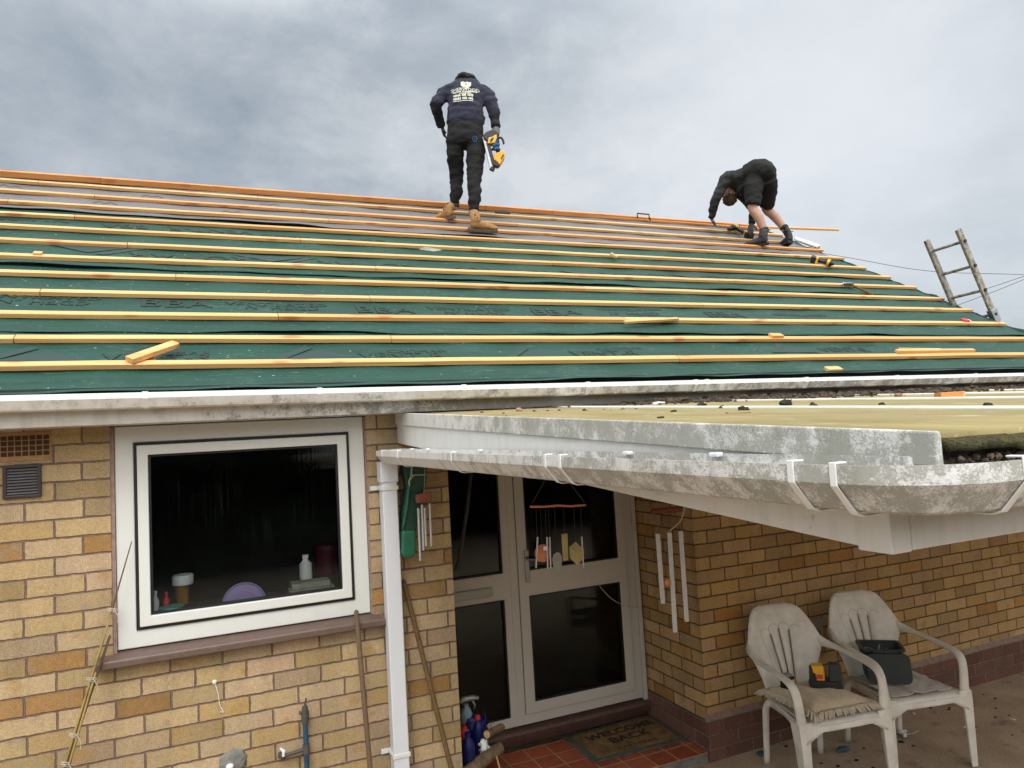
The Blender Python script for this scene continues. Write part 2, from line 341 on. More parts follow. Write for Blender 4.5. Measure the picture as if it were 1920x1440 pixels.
M['pipegrey'] = plain('grey_pipe_fitting', (.055, .052, .048), .6, .3, 20, .003)
M['ptfe'] = plain('white_tape', (.70, .70, .68), .7, .1)
M['socket'] = plain('grey_outdoor_socket', (.30, .28, .22), .5, .12)
M['hedge'] = plain('hedge_leaves', (.014, .030, .010), .8, .6, 8, .0, c2=(.03, .06, .018))
M['trunk'] = plain('trunk_bark', (.05, .035, .022), .9, .4)
M['scrap'] = plain('black_scrap', (.012, .011, .010), .9)
M['butt'] = plain('cigarette_white', (.70, .68, .62), .8, .1)
M['tealscrap'] = plain('teal_scrap', (.03, .085, .095), .6, .3)
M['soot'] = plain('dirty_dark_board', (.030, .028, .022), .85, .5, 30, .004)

# ------------------------------------------------------------------ mesh helpers
def wmat(o):
    m_ = o.matrix_basis.copy()
    while o.parent is not None:
        o = o.parent; m_ = o.matrix_basis @ m_
    return m_
class MB:
    def __init__(s): s.v = []; s.f = []; s.mi = []
    def add(s, vs, fs, mi=0):
        b = len(s.v); s.v += [V(x) for x in vs]
        for f in fs: s.f.append([b+i for i in f]); s.mi.append(mi)
        return s
    def box(s, lo, hi, mi=0):
        x0, y0, z0 = lo; x1, y1, z1 = hi
        return s.add([(x0, y0, z0), (x1, y0, z0), (x1, y1, z0), (x0, y1, z0), (x0, y0, z1), (x1, y0, z1), (x1, y1, z1), (x0, y1, z1)],
                     [(0, 3, 2, 1), (4, 5, 6, 7), (0, 1, 5, 4), (1, 2, 6, 5), (2, 3, 7, 6), (3, 0, 4, 7)], mi)
    def obox(s, c, ax, half, mi=0, taper=1.0):
        c = V(c); a, b, d = [V(x) for x in ax]; hx, hy, hz = half; vs = []
        for k in (-1, 1):
            t = taper if k > 0 else 1.0
            for i, j in ((-1, -1), (1, -1), (1, 1), (-1, 1)): vs.append(c+a*(hx*i*t)+b*(hy*j*t)+d*(hz*k))
        return s.add(vs, [(0, 3, 2, 1), (4, 5, 6, 7), (0, 1, 5, 4), (1, 2, 6, 5), (2, 3, 7, 6), (3, 0, 4, 7)], mi)
    def bar(s, p, q, w, h, up=(0, 0, 1), mi=0, jag=0.0, n=1):
        p, q = V(p), V(q); d = (q-p); L = d.length; d.normalize(); up = V(up); sd = d.cross(up).normalized(); up = sd.cross(d).normalized()
        vs = []; fs = []
        for i in range(n+1):
            o = p+d*(L*i/n)
            if jag and 0 < i < n: o = o+up*random.uniform(-jag, jag)+sd*random.uniform(-jag, jag)
            for a, b in ((-1, -1), (1, -1), (1, 1), (-1, 1)): vs.append(o+sd*(a*w/2)+up*(b*h/2))
        for i in range(n):
            for k in range(4): fs.append((i*4+k, i*4+(k+1) % 4, i*4+4+(k+1) % 4, i*4+4+k))
        fs.append((3, 2, 1, 0)); e = n*4; fs.append((e, e+1, e+2, e+3))
        return s.add(vs, fs, mi)
    def prism(s, pts, d, mi=0):
        pts = [V(p) for p in pts]; d = V(d); n = len(pts)
        fs = [tuple(range(n-1, -1, -1)), tuple(range(n, 2*n))]+[(i, (i+1) % n, n+(i+1) % n, n+i) for i in range(n)]
        return s.add(pts+[p+d for p in pts], fs, mi)
    def tube(s, pts, rad, seg=10, side=None, smooth=0, mi=0, cap=True):
        pts = [V(p) for p in pts]
        if not isinstance(rad, (list, tuple)): rad = [rad]*len(pts)
        rad = [r if isinstance(r, (tuple, list)) else (r, r) for r in rad]
        if smooth:
            P2, R2 = [], []
            for i in range(len(pts)-1):
                p0, p1, p2, p3 = pts[max(i-1, 0)], pts[i], pts[i+1], pts[min(i+2, len(pts)-1)]
                for k in range(smooth):
                    t = k/smooth
                    P2.append(.5*((2*p1)+(p2-p0)*t+(2*p0-5*p1+4*p2-p3)*t*t+(3*p1-p0-3*p2+p3)*t**3))
                    R2.append((rad[i][0]*(1-t)+rad[i+1][0]*t, rad[i][1]*(1-t)+rad[i+1][1]*t))
            P2.append(pts[-1]); R2.append(rad[-1]); pts, rad = P2, R2
        n = len(pts); vs = []; fs = []; prev = None
        for i in range(n):
            t = (pts[min(i+1, n-1)]-pts[max(i-1, 0)]).normalized()
            a = V(side) if side is not None else (prev if prev is not None else (V((0, 0, 1)) if abs(t.z) < .9 else V((1, 0, 0))))
            a = (a-t*a.dot(t))
            if a.length < 1e-5: a = V((0, 1, 0))-t*t.y
            a.normalize(); prev = a; b = t.cross(a)
            for k in range(seg):
                an = 2*math.pi*k/seg; vs.append(pts[i]+a*(rad[i][0]*math.cos(an))+b*(rad[i][1]*math.sin(an)))
        for i in range(n-1):
            for k in range(seg): fs.append((i*seg+k, i*seg+(k+1) % seg, (i+1)*seg+(k+1) % seg, (i+1)*seg+k))
        if cap:
            fs.append(tuple(range(seg-1, -1, -1))); fs.append(tuple(range((n-1)*seg, n*seg)))
        return s.add(vs, fs, mi)
    def ell(s, c, r, ax=None, nu=12, nv=8, mi=0, bumpy=0.0, seed=0):
        c = V(c); ax = [V(a) for a in (ax or ((1, 0, 0), (0, 1, 0), (0, 0, 1)))]; vs = []; fs = []
        def pt(x, y, z):
            k = 1+bumpy*(noise.noise(V((x*2.3+seed*7.1, y*2.3, z*2.3)))+.5*noise.noise(V((x*6+seed*3.3, y*6, z*6)))) if bumpy else 1
            return c+ax[0]*(r[0]*x*k)+ax[1]*(r[1]*y*k)+ax[2]*(r[2]*z*k)
        vs.append(pt(0, 0, -1))
        for j in range(1, nv):
            ph = -math.pi/2+math.pi*j/nv
            for i in range(nu):
                th = 2*math.pi*i/nu; vs.append(pt(math.cos(th)*math.cos(ph), math.sin(th)*math.cos(ph), math.sin(ph)))
        vs.append(pt(0, 0, 1)); T = len(vs)-1
        for i in range(nu): fs.append((0, 1+(i+1) % nu, 1+i)); fs.append((T, T-nu+i, T-nu+(i+1) % nu))
        for j in range(nv-2):
            for i in range(nu): a = 1+j*nu+i; b = 1+j*nu+(i+1) % nu; fs.append((a, b, b+nu, a+nu))
        return s.add(vs, fs, mi)
    def lathe(s, c, prof, ax=(0, 0, 1), seg=20, mi=0):
        ax = V(ax).normalized(); a = ax.orthogonal().normalized(); b = ax.cross(a); c = V(c); vs = []; fs = []
        for r, h in prof:
            for k in range(seg): an = 2*math.pi*k/seg; vs.append(c+ax*h+a*(r*math.cos(an))+b*(r*math.sin(an)))
        n = len(prof)
        for i in range(n-1):
            for k in range(seg): fs.append((i*seg+k, i*seg+(k+1) % seg, (i+1)*seg+(k+1) % seg, (i+1)*seg+k))
        fs.append(tuple(range(seg-1, -1, -1))); fs.append(tuple(range((n-1)*seg, n*seg)))
        return s.add(vs, fs, mi)
    def grid(s, fn, nu, nv, mi=0, skip=None):
        vs = [fn(i, j) for j in range(nv+1) for i in range(nu+1)]; W = nu+1
        fs = [(j*W+i, j*W+i+1, (j+1)*W+i+1, (j+1)*W+i) for j in range(nv) for i in range(nu) if not (skip and skip(i, j))]
        return s.add(vs, fs, mi)
    def build(s, name, mats, parent=None, smooth=False, bevel=0.0, solid=0.0, autos=None):
        me = bpy.data.meshes.new(name)
        vs = s.v
        if parent is not None:
            inv = wmat(parent).inverted(); vs = [inv @ x for x in vs]
        me.from_pydata([tuple(x) for x in vs], [], s.f)
        if not isinstance(mats, (list, tuple)): mats = [mats]
        for q in mats: me.materials.append(q)
        for p, k in zip(me.polygons, s.mi): p.material_index = k; p.use_smooth = bool(smooth)
        bm = bmesh.new(); bm.from_mesh(me); bmesh.ops.recalc_face_normals(bm, faces=bm.faces); bm.to_mesh(me); bm.free()
        o = bpy.data.objects.new(name, me); col.objects.link(o)
        if parent is not None: o.parent = parent
        if solid:
            q = o.modifiers.new('thick', 'SOLIDIFY'); q.thickness = solid; q.offset = 0
        if bevel:
            q = o.modifiers.new('bevel', 'BEVEL'); q.width = bevel; q.segments = 2; q.limit_method = 'ANGLE'; q.angle_limit = .6
        if autos:
            try: me.set_sharp_from_angle(angle=autos)
            except Exception: pass
        return o
def tag(o, label, cat, group=None, kind=None):
    o['label'] = label; o['category'] = cat
    if group: o['group'] = group
    if kind: o['kind'] = kind
    return o
def thing(name, label, cat, loc=(0, 0, 0), rz=0.0, group=None):
    o = bpy.data.objects.new(name, None); col.objects.link(o); o.location = loc; o.rotation_euler = (0, 0, rz)
    o.empty_display_size = .1
    return tag(o, label, cat, group)
def structure(o): o['kind'] = 'structure'; return o
def copy_tree(o, parent=None):
    c = o.copy(); col.objects.link(c); c.parent = parent
    for ch in list(o.children): copy_tree(ch, c)
    return c
def text_geo(s_, size=1.0, bold=0.0):
    cu = bpy.data.curves.new('t', 'FONT'); cu.body = s_; cu.size = size; cu.align_x = 'CENTER'; cu.align_y = 'CENTER'; cu.offset = bold; cu.resolution_u = 2
    ob = bpy.data.objects.new('t', cu); col.objects.link(ob)
    dg = bpy.context.evaluated_depsgraph_get(); dg.update()
    me = bpy.data.meshes.new_from_object(ob.evaluated_get(dg))
    vs = [v.co.copy() for v in me.vertices]; fs = [tuple(p.vertices) for p in me.polygons]
    bpy.data.objects.remove(ob); bpy.data.curves.remove(cu); bpy.data.meshes.remove(me)
    return vs, fs
def blend(mb, name, mats, parent, voxel=.015, smooth=4, wr=.0, wsc=9.0, seed=0, matfn=None):
    """fuse overlapping tubes into one continuous skin, then crease it"""
    o = mb.build('tmp', mats, None)
    q = o.modifiers.new('r', 'REMESH'); q.mode = 'VOXEL'; q.voxel_size = voxel
    q = o.modifiers.new('s', 'SMOOTH'); q.factor = .5; q.iterations = smooth
    dg = bpy.context.evaluated_depsgraph_get(); dg.update()
    me = bpy.data.meshes.new_from_object(o.evaluated_get(dg)); me.name = name
    bpy.data.objects.remove(o)
    if wr:
        nor = [v.normal.copy() for v in me.vertices]
        for v, n_ in zip(me.vertices, nor):
            p = v.co
            k = noise.noise(V((p.x*wsc+seed, p.y*wsc, p.z*wsc*1.8)))+.6*abs(noise.noise(V((p.x*wsc*2.2, p.y*wsc*2.2+seed, p.z*wsc*3.4))))-.2
            v.co = p+n_*(wr*k)
    me.materials.clear()
    for q in (mats if isinstance(mats, (list, tuple)) else [mats]): me.materials.append(q)
    for p in me.polygons:
        p.use_smooth = True; p.material_index = matfn(p.center) if matfn else 0
    if parent is not None:
        me.transform(wmat(parent).inverted())
    ob = bpy.data.objects.new(name, me); col.objects.link(ob)
    if parent is not None: ob.parent = parent
    return ob
GZ = 0.0
Z = lambda z: z+2.065          # heights measured from the first brick bed under the eaves
#PART2
# ------------------------------------------------------------------ sky and light
w = bpy.data.worlds.new("World"); sc.world = w; w.use_nodes = True
t = w.node_tree; t.nodes.clear(); g = G(t)
SUN_EL, SUN_AZ = math.radians(50), math.radians(205)      # high, behind the viewer's left shoulder
d = g.n('ShaderNodeTexCoord').outputs['Generated']
s3 = g.n('ShaderNodeSeparateXYZ'); g.set(s3.inputs[0], d)
zz = g.math('MAXIMUM', s3.outputs[2], 0.0)
inv = g.math('DIVIDE', 1.0, g.math('ADD', zz, .22))
cv = g.n('ShaderNodeCombineXYZ'); g.set(cv.inputs[0], g.math('MULTIPLY', s3.outputs[0], inv)); g.set(cv.inputs[1], g.math('MULTIPLY', s3.outputs[1], inv)); cv.inputs[2].default_value = 1.7
n1 = g.noise(cv.outputs[0], 1.7, 8, .58, .25); n2 = g.noise(cv.outputs[0], .7, 3, .5); n3 = g.noise(g.scale(d, 1, 1, 1.6), 5.5, 7, .62, .2)
nn_ = g.math('ADD', g.math('ADD', g.math('MULTIPLY', n1, .42), g.math('MULTIPLY', n2, .28)), g.math('MULTIPLY', n3, .38))
cl = g.ramp(nn_, [(.43, (.215, .25, .286)), (.50, (.280, .313, .347)), (.56, (.360, .387, .415)), (.63, (.445, .466, .487))])
def lobe(dirv, power):
    v = V(dirv).normalized(); nd = g.n('ShaderNodeVectorMath', operation='DOT_PRODUCT'); g.set(nd.inputs[0], d); nd.inputs[1].default_value = v
    return g.math('POWER', g.math('MAXIMUM', nd.outputs['Value'], 0.0), power)
def pdir(x, y): return ray(x, y)
L1 = lobe(pdir(1560, 190), 22); L2 = lobe(pdir(1250, 120), 60); L3 = lobe(pdir(150, 210), 40)
cl = g.mix(g.math('MULTIPLY', L1, .80), cl, C4((.60, .62, .645)))
cl = g.mix(g.math('MULTIPLY', L3, .35), cl, C4((.20, .245, .295)))
hz = g.sstep(zz, .34, .10)
cl = g.mix(g.math('MULTIPLY', hz, .45), cl, C4((.38, .415, .455)))
back = g.math('MULTIPLY', s3.outputs[1], -1.0)
gain = g.math('ADD', 1.0, g.math('ADD', g.math('MULTIPLY', g.sstep(zz, .45, .95), 1.9), g.math('MULTIPLY', g.math('MULTIPLY', g.sstep(back, -.2, .6), g.sstep(zz, .05, .30)), 2.6)))
sky = g.n('ShaderNodeTexSky', sky_type='NISHITA'); sky.sun_disc = False; sky.sun_elevation = SUN_EL; sky.sun_rotation = SUN_AZ
warm = g.mix(g.sstep(g.math('ADD', zz, back), .5, 1.1), cl, C4((.50, .495, .482)))
cl = g.mix(1.0, warm, gain, 'MULTIPLY'); cl.node.clamp_result = False
cl10 = g.mix(1.0, cl, C4((10, 10, 10)), 'MULTIPLY')
cl10.node.clamp_result = False
skyc = g.mix(.06, cl10, sky.outputs[0])
below = g.sstep(s3.outputs[2], -.02, .0)
skyc = g.mix(below, C4((.6, .55, .48)), skyc)
bg = g.n('ShaderNodeBackground'); g.set(bg.inputs[0], skyc); bg.inputs[1].default_value = .10
o = g.n('ShaderNodeOutputWorld'); t.links.new(bg.outputs[0], o.inputs[0])
sd = bpy.data.lights.new('sun', 'SUN'); sd.energy = 1.2; sd.angle = math.radians(25); sd.color = (1, .98, .95)
so = bpy.data.objects.new('sun', sd); col.objects.link(so)
to_sun = V((math.cos(SUN_EL)*math.sin(SUN_AZ), math.cos(SUN_EL)*math.cos(SUN_AZ), math.sin(SUN_EL)))
so.rotation_euler = to_sun.to_track_quat('Z', 'Y').to_euler(); so.location = (0, -6, 9)
sc.view_settings.view_transform = 'Standard'; sc.view_settings.look = 'None'; sc.view_settings.gamma = 1; sc.view_settings.exposure = 0.62

# ------------------------------------------------------------------ ground
gm = MB().grid(lambda i, j: V((-30+60*i/40, -40+60*j/40, 0)), 40, 40)
structure(gm.build('patio', M['concrete']))

# ------------------------------------------------------------------ the bungalow
house = thing('bungalow', 'buff brick bungalow with its roof stripped to green felt and new battens', 'house', (0, 0, 0))
XE, XC, DY = 1.617, 3.217, .67
TOP = Z(.157)
WT, WB, W0, W1 = Z(.155), Z(-.905), -.004, 1.178      # window opening
MB().prism([(-3.2, 0, 0), (-3.2, 0, TOP), (W0, 0, TOP), (W0, 0, WB), (W1, 0, WB), (W1, 0, TOP), (XE, 0, TOP), (XE, 0, 0)], (0, .25, 0)).build('brick_wall', M['brick_l'], house)
MB().box((XE-.25, .252, 0), (XE, DY+.1, TOP)).build('brick_return', M['brick_r'], house)
MB().prism([(XC, 0, .0), (7.32, 0, 0), (7.32, .25, 0), (XC+.25, .25, 0), (XC+.25, DY+.1, 0), (XC, DY+.1, 0)], (0, 0, TOP)).build('brick_wall', M['brick_r'], house)
PZ = .243
MB().prism([(XC-.016, DY-.03, 0), (XC-.016, -.018, 0), (7.34, -.018, 0), (7.34, -.001, 0), (XC-.001, -.001, 0), (XC-.001, DY-.03, 0)], (0, 0, PZ)).build('brick_plinth', M['brick_p'], house)
fil = MB()
fil.prism([(XC-.019, -.021, PZ), (XC-.019, -.001, PZ), (XC-.001, -.001, PZ+.034)], (4.1, 0, 0))
fil.build('plinth_fillet', M['mortar'], house)
# gable end
ys, ye = -.05, 7.6
gz = lambda y: Z(.28)+.601*(min(y, 7.56-y)+.25)-.06
MB().prism([(7.07, 0.26, 0), (7.07, 0.26, gz(.26)), (7.07, 3.78, gz(3.78)), (7.07, 7.4, gz(7.4)), (7.07, 7.4, 0)], (.25, 0, 0)).build('gable_wall', M['brick_r'], house)
MB().prism([(-3.2, 7.4, 0), (-3.2, 7.4, TOP), (7.06, 7.4, TOP), (7.06, 7.4, 0)], (0, .2, 0)).build('brick_wall', M['brick_l'], house)
# dark rooms behind the glass
def room(lo, hi, name):
    r_ = MB(); x0, y0, z0 = lo; x1, y1, z1 = hi
    r_.add([(x0, y0, z0), (x1, y0, z0), (x1, y1, z0), (x0, y1, z0), (x0, y0, z1), (x1, y0, z1), (x1, y1, z1), (x0, y1, z1)], [(0, 1, 2, 3), (4, 7, 6, 5), (1, 2, 6, 5), (2, 3, 7, 6), (3, 0, 4, 7)])
    return r_.build(name, M['room'], house)
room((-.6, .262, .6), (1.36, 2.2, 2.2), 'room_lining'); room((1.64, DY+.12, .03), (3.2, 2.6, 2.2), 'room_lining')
# ---- window
def frame_ring(x0, x1, z0, z1, w, y0, y1, mb=None):
    mb = mb or MB()
    o_ = [(x0, z0), (x1, z0), (x1, z1), (x0, z1)]; i_ = [(x0+w, z0+w), (x1-w, z0+w), (x1-w, z1-w), (x0+w, z1-w)]
    vs = [(a, y0, b) for a, b in o_]+[(a, y0, b) for a, b in i_]+[(a, y1, b) for a, b in o_]+[(a, y1, b) for a, b in i_]
    fs = []
    for k in range(4):
        n = (k+1) % 4
        fs += [(k, n, 4+n, 4+k), (8+k, 12+k, 12+n, 8+n), (k, 8+k, 8+n, n), (4+k, 4+n, 12+n, 12+k)]
    return mb.add(vs, fs)
win = frame_ring(.014, 1.166, Z(-.862), Z(.154), .078, .012, .09).build('window', M['upvc'], house, bevel=.004)
frame_ring(.092, 1.088, Z(-.784), Z(.076), .014, .006, .05).build('gasket', M['gasket'], win)
frame_ring(.106, 1.074, Z(-.770), Z(.062), .046, -.004, .05).build('sash', M['upvc'], win, bevel=.004)
frame_ring(.152, 1.028, Z(-.724), Z(.016), .010, .012, .05).build('glazing_bead', M['gasket'], win)
MB().box((.150, .026, Z(-.728)), (1.030, .032, Z(.02))).build('glass_pane', M['glass'], win)
MB().box((-.004, .004, Z(-.89)), (.013, .06, Z(.15))).build('window_pointing', M['mortar'], house)
MB().box((1.167, .004, Z(-.87)), (1.178, .06, Z(.15))).build('window_pointing', M['mortar'], house)
sl = MB().prism([(-.072, .03, Z(-.866)), (-.072, -.055, Z(-.888)), (-.072, -.060, Z(-.893)), (-.072, -.060, Z(-.922)), (-.072, -.045, Z(-.926)), (-.072, .03, Z(-.926))], (1.315, 0, 0))
sl.build('window_sill', M['sill'], house, bevel=.005)
# ---- air brick and vent
ab = MB().box((-.47, -.004, Z(.018)), (-.232, .01, Z(.148)))
ab = ab.build('air_brick', M['terra'], house, bevel=.004)
hb = MB()
for i in range(8):
    for j in range(4):
        x = -.447+.0265*i; zc = Z(.042)+.0235*j
        hb.box((x, -.0055, zc), (x+.0215, -.0025, zc+.019))
hb.build('air_brick_holes', M['terra_d'], ab)
vg = frame_ring(-.413, -.270, Z(-.142), Z(.004), .014, -.016, .004).build('louvre_vent', M['ventb'], house, bevel=.003)
MB().box((-.4, -.003, Z(-.13)), (-.283, .003, Z(-.008))).build('vent_back', M['black'], vg)
sm = MB()
for i in range(9): zc = Z(-.124)+.0128*i; sm.prism([(-.399, -.012, zc), (-.399, -.010, zc+.0015), (-.399, -.004, zc+.0075), (-.399, -.006, zc+.006)], (.115, 0, 0))
sm.build('vent_slat', M['vents'], vg)
# ---- front door (double leaf, glazed)
fr = MB(); D0, D1 = DY-.03, DY+.05
dl, dr_, db, dt = XE+.002, XC-.018, Z(-1.868), Z(.15)
def P(x, y): q = oy(x, y, D0); return q.x, q.z
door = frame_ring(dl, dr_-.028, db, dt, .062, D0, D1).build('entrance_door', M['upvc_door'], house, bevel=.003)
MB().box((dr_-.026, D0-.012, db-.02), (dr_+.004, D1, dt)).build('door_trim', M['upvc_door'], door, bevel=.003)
def leaf(x0, x1, z0, z1, zr0, zr1, w, name, proud):
    """a glazed leaf: outer ring with a middle rail"""
    y0, y1 = D0-proud, D1-.01; mb = MB()
    xs = [x0, x0+w, x1-w, x1]; zs = [z0, z0+w, zr0, zr1, z1-w, z1]
    idx = {}; vs = []; fs = []
    for a, y in enumerate((y0, y1)):
        for j, zq in enumerate(zs):
            for i, xq in enumerate(xs): idx[a, i, j] = len(vs); vs.append((xq, y, zq))
    solid = lambda i, j: 0 <= i < 3 and 0 <= j < 5 and not (i == 1 and j in (1, 3))
    for i in range(3):
        for j in range(5):
            if not solid(i, j): continue
            fs.append((idx[0, i, j], idx[0, i+1, j], idx[0, i+1, j+1], idx[0, i, j+1])); fs.append((idx[1, i, j], idx[1, i, j+1], idx[1, i+1, j+1], idx[1, i+1, j]))
            if not solid(i-1, j): fs.append((idx[0, i, j], idx[0, i, j+1], idx[1, i, j+1], idx[1, i, j]))
            if not solid(i+1, j): fs.append((idx[0, i+1, j], idx[1, i+1, j], idx[1, i+1, j+1], idx[0, i+1, j+1]))
            if not solid(i, j-1): fs.append((idx[0, i, j], idx[1, i, j], idx[1, i+1, j], idx[0, i+1, j]))
            if not solid(i, j+1): fs.append((idx[0, i, j+1], idx[0, i+1, j+1], idx[1, i+1, j+1], idx[1, i, j+1]))
    mb.add(vs, fs)
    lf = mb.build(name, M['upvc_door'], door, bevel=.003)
    for a, b in ((z0+w, zr0), (zr1, z1-w)):
        MB().box((x0+w-.004, D0+.02, a-.004), (x1-w+.004, D0+.026, b+.004)).build('glass_pane', M['glass_d'], lf)
        frame_ring(x0+w-.001, x1-w+.001, a-.001, b+.001, .011, D0-proud+.006, D0+.02).build('gasket', M['gasket'], lf)
    return lf
mull = P(985, 1340)[0]
g1 = P(1000, 1110)[1]; g0 = P(996, 1069)[1]
leaf(mull+.004, dr_-.094, db+.066, dt-.066, P(1085, 1102)[1], P(1085, 1056)[1], .068, 'door_leaf', .012)
leaf(dl+.064-.05, mull-.052, db+.012, dt-.066, P(910, 1130)[1], P(910, 1080)[1], .05, 'side_leaf', .004)
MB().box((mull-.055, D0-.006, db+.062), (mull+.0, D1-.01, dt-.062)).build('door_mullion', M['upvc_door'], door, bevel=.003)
lp = P(921, 1100); q0 = P(868, 1126)
lb = MB().box((lp[0]-.27, D0-.016, lp[1]-.060), (lp[0]+.005, D0-.004, lp[1]-.002)).build('letter_plate', M['steel'], door, bevel=.004)
MB().box((lp[0]-.262, D0-.019, lp[1]-.052), (lp[0]-.005, D0-.0165, lp[1]-.012)).build('letter_flap', M['pewter'], lb)
hp = P(986, 1060); h = MB(); h.box((hp[0]-.014, D0-.024, hp[1]-.11), (hp[0]+.016, D0-.012, hp[1]+.10))
h = h.build('door_handle', M['steel'], door, bevel=.004)
MB().tube([(hp[0], D0-.02, hp[1]+.045), (hp[0], D0-.06, hp[1]+.045), (hp[0]+.03, D0-.065, hp[1]+.042), (hp[0]+.115, D0-.062, hp[1]+.015)], .008, 8, smooth=3).build('handle_lever', M['steel'], h, True)
MB().prism([(XE, D1+.04, .088), (XE, D1+.04, Z(-1.872)), (XE, D0-.045, Z(-1.885)), (XE, D0-.055, Z(-1.90)), (XE, D0-.045, .135), (XE, D0-.02, .088)], (XC-.017-XE, 0, 0)).build('door_sill', M['doorsill'], house, bevel=.004)
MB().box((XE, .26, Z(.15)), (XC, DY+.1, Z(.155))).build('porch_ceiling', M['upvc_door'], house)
MB().box((XE, DY+.055, Z(.152)), (XC, DY+.1, Z(.4))).build('porch_lintel', M['soot'], house)
# ---- fascia, soffit
MB().box((-3.2, -.222, Z(.156)), (7.45, -.20, Z(.285))).build('fascia_board', M['fascia'], house, bevel=.003)
MB().box((-3.2, -.199, Z(.1575)), (7.45, -.002, Z(.170))).build('soffit_board', M['fascia'], house)
MB().prism([(-3.2, -.226, Z(.225)), (-3.2, -.226, Z(.317)), (-3.2, -.223, Z(.317)), (-3.2, -.223, Z(.225))], (10.65, 0, 0)).build('eaves_shade_strip', M['felt_dark'], house)  # black strip painting the shadow in the gap between felt and gutter lip
# ---- gutters: a profile swept along the lip line; prof = (inward, drop)
GP = [(0, 0), (.0, -.024), (.026, -.060), (.036, -.064), (.098, -.064), (.108, -.056), (.108, .004), (.1055, .004), (.1055, -.054), (.097, -.0615), (.037, -.0615), (.028, -.0575), (.0026, -.0225), (.0026, 0)]
def sweep(path, prof, out_n, sc_=1.0, grow=0.0, seg=None, mi=None, closed=True):
    mb = MB(); n = len(prof); vs = []; fs = []
    for p, o_ in zip(path, out_n):
        p = V(p); o_ = V(o_)
        for a, b in prof: vs.append(p - o_*(a*sc_-grow*(1 if a < .06 else -.3)) + V((0, 0, b*sc_-grow*(1 if b < -.03 else -.6))))
    for i in range(len(path)-1):
        for k in range(n if closed else n-1): fs.append((i*n+k, (i+1)*n+k, (i+1)*n+(k+1) % n, i*n+(k+1) % n))
    if closed: fs.append(tuple(range(n))); fs.append(tuple(range((len(path)-1)*n+n-1, (len(path)-1)*n-1, -1)))
    mb.add(vs, fs)
    return mb
def gl(x): return V((x, -.332, Z(.2835-.0040*x)))
gut = sweep([gl(-3.2+.54*i) for i in range(20)], GP, [(0, -1, 0)]*20).build('main_gutter', M['gutter'], house)
lipp = [(-.0012, .0005), (-.0012, -.0225), (.0, -.0225), (.0, -.0005), (.0095, -.0005), (.0095, .0012), (-.0008, .0012)]
sweep([gl(-3.2+.54*i) for i in range(20)], lipp, [(0, -1, 0)]*20).build('gutter_lip', M['gutlip'], gut)
GO = GP[:6]
BR = [(-.002, .005), (-.002, -.025), (.025, -.0628), (.036, -.0668), (.098, -.0668), (.098, -.0648), (.037, -.0648), (.027, -.061), (.0, -.0245), (.0, .0025), (.016, .0025), (.016, .005)]
for x in (272, 599, 870, 1103, 1305, 1326, 1513, 1683, 1830):
    q = on(x, 740-x*.025, (0, 1, 0), -.332)
    w_ = .024
    sweep([gl(q.x-w_/2), gl(q.x+w_/2)], BR, [(0, -1, 0)]*2).build('gutter_bracket', M['gutlip'], gut)
# ---- roof: felt sheets, battens, ridge
TH = math.radians(31); cT, sT = math.cos(TH), math.sin(TH)
E0 = V((0, -.25, Z(.28))); ES = V((0, cT, sT)); EN = V((0, -sT, cT)); NR = (0, -math.tan(TH), 1)
CR = E0.z+.25*math.tan(TH)
def RP(x, s, h=0.0): return V((x, 0, 0))+E0+ES*s+EN*h
def rpx(x, y, h=0.0):
    q = on(x, y, NR, CR+h/cT); return q.x, (q.y+.25)/cT
SR, XV = 4.74, 7.52
def fh(x, s, sd=0): return -.006*(.5-.5*math.cos(x*2*math.pi/.6))+.0065*noise.noise(V((x*.9+sd*5, s*4, 0)))+.003*noise.noise(V((x*5+sd, s*9, 3)))+.0016*noise.noise(V((x*2.2, s*30+sd, 9)))
def sheet(name, s0, s1, mat, sd, lift, base):
    nx, ns = 230, max(8, int((s1-s0)/.045))
    x0 = -3.2
    def fn(i, j):
        x = x0+(XV+.02-x0)*i/nx; v = j/ns
        s1_ = s1 if sd < 5 else 4.625+.026*(x+1.2)
        s = s0+(s1_-s0)*v
        if j == 0: s += .02*noise.noise(V((x*.7, sd*9.1, 2)))
        h = base+fh(x, s, sd)
        if sd == 1: h += .052*max(0, 1-(s+.045)/.17)**1.5+.012*max(0, noise.noise(V((x*.6, 3, 3))))*max(0, 1-(s+.045)/.3)
        k = max(0, 1-v*ns/3.0)
        h += k*(lift*(.35+1.0*max(0, noise.noise(V((x*1.1+sd*3, sd*2.7, 0)))+.25)))
        if v > .93: h -= .006*(v-.93)/.07
        xx = x
        if i == nx: h -= .03+.02*noise.noise(V((s*3, sd, 1)))
        if i >= nx-1: xx += .03*noise.noise(V((s*2.5, sd*2, 4)))
        return RP(xx, s, h)
    o_ = MB().grid(fn, nx, ns).build(name, mat, house, True, solid=.0012)
    return o_
LAPS = [-.045, .73, 1.80, 2.36, 3.17, SR]
felts = []
for k in range(5):
    felts.append(sheet('roof_felt', LAPS[k], LAPS[k+1]+(.09 if k < 4 else 0), M['felt'] if k < 4 else M['felt_g'], k+1, 0 if k == 0 else (.020 if k < 4 else .034), -.004 + .0))
for k in range(1, 5):       # shadowed underside visible where a lap gapes
    pass
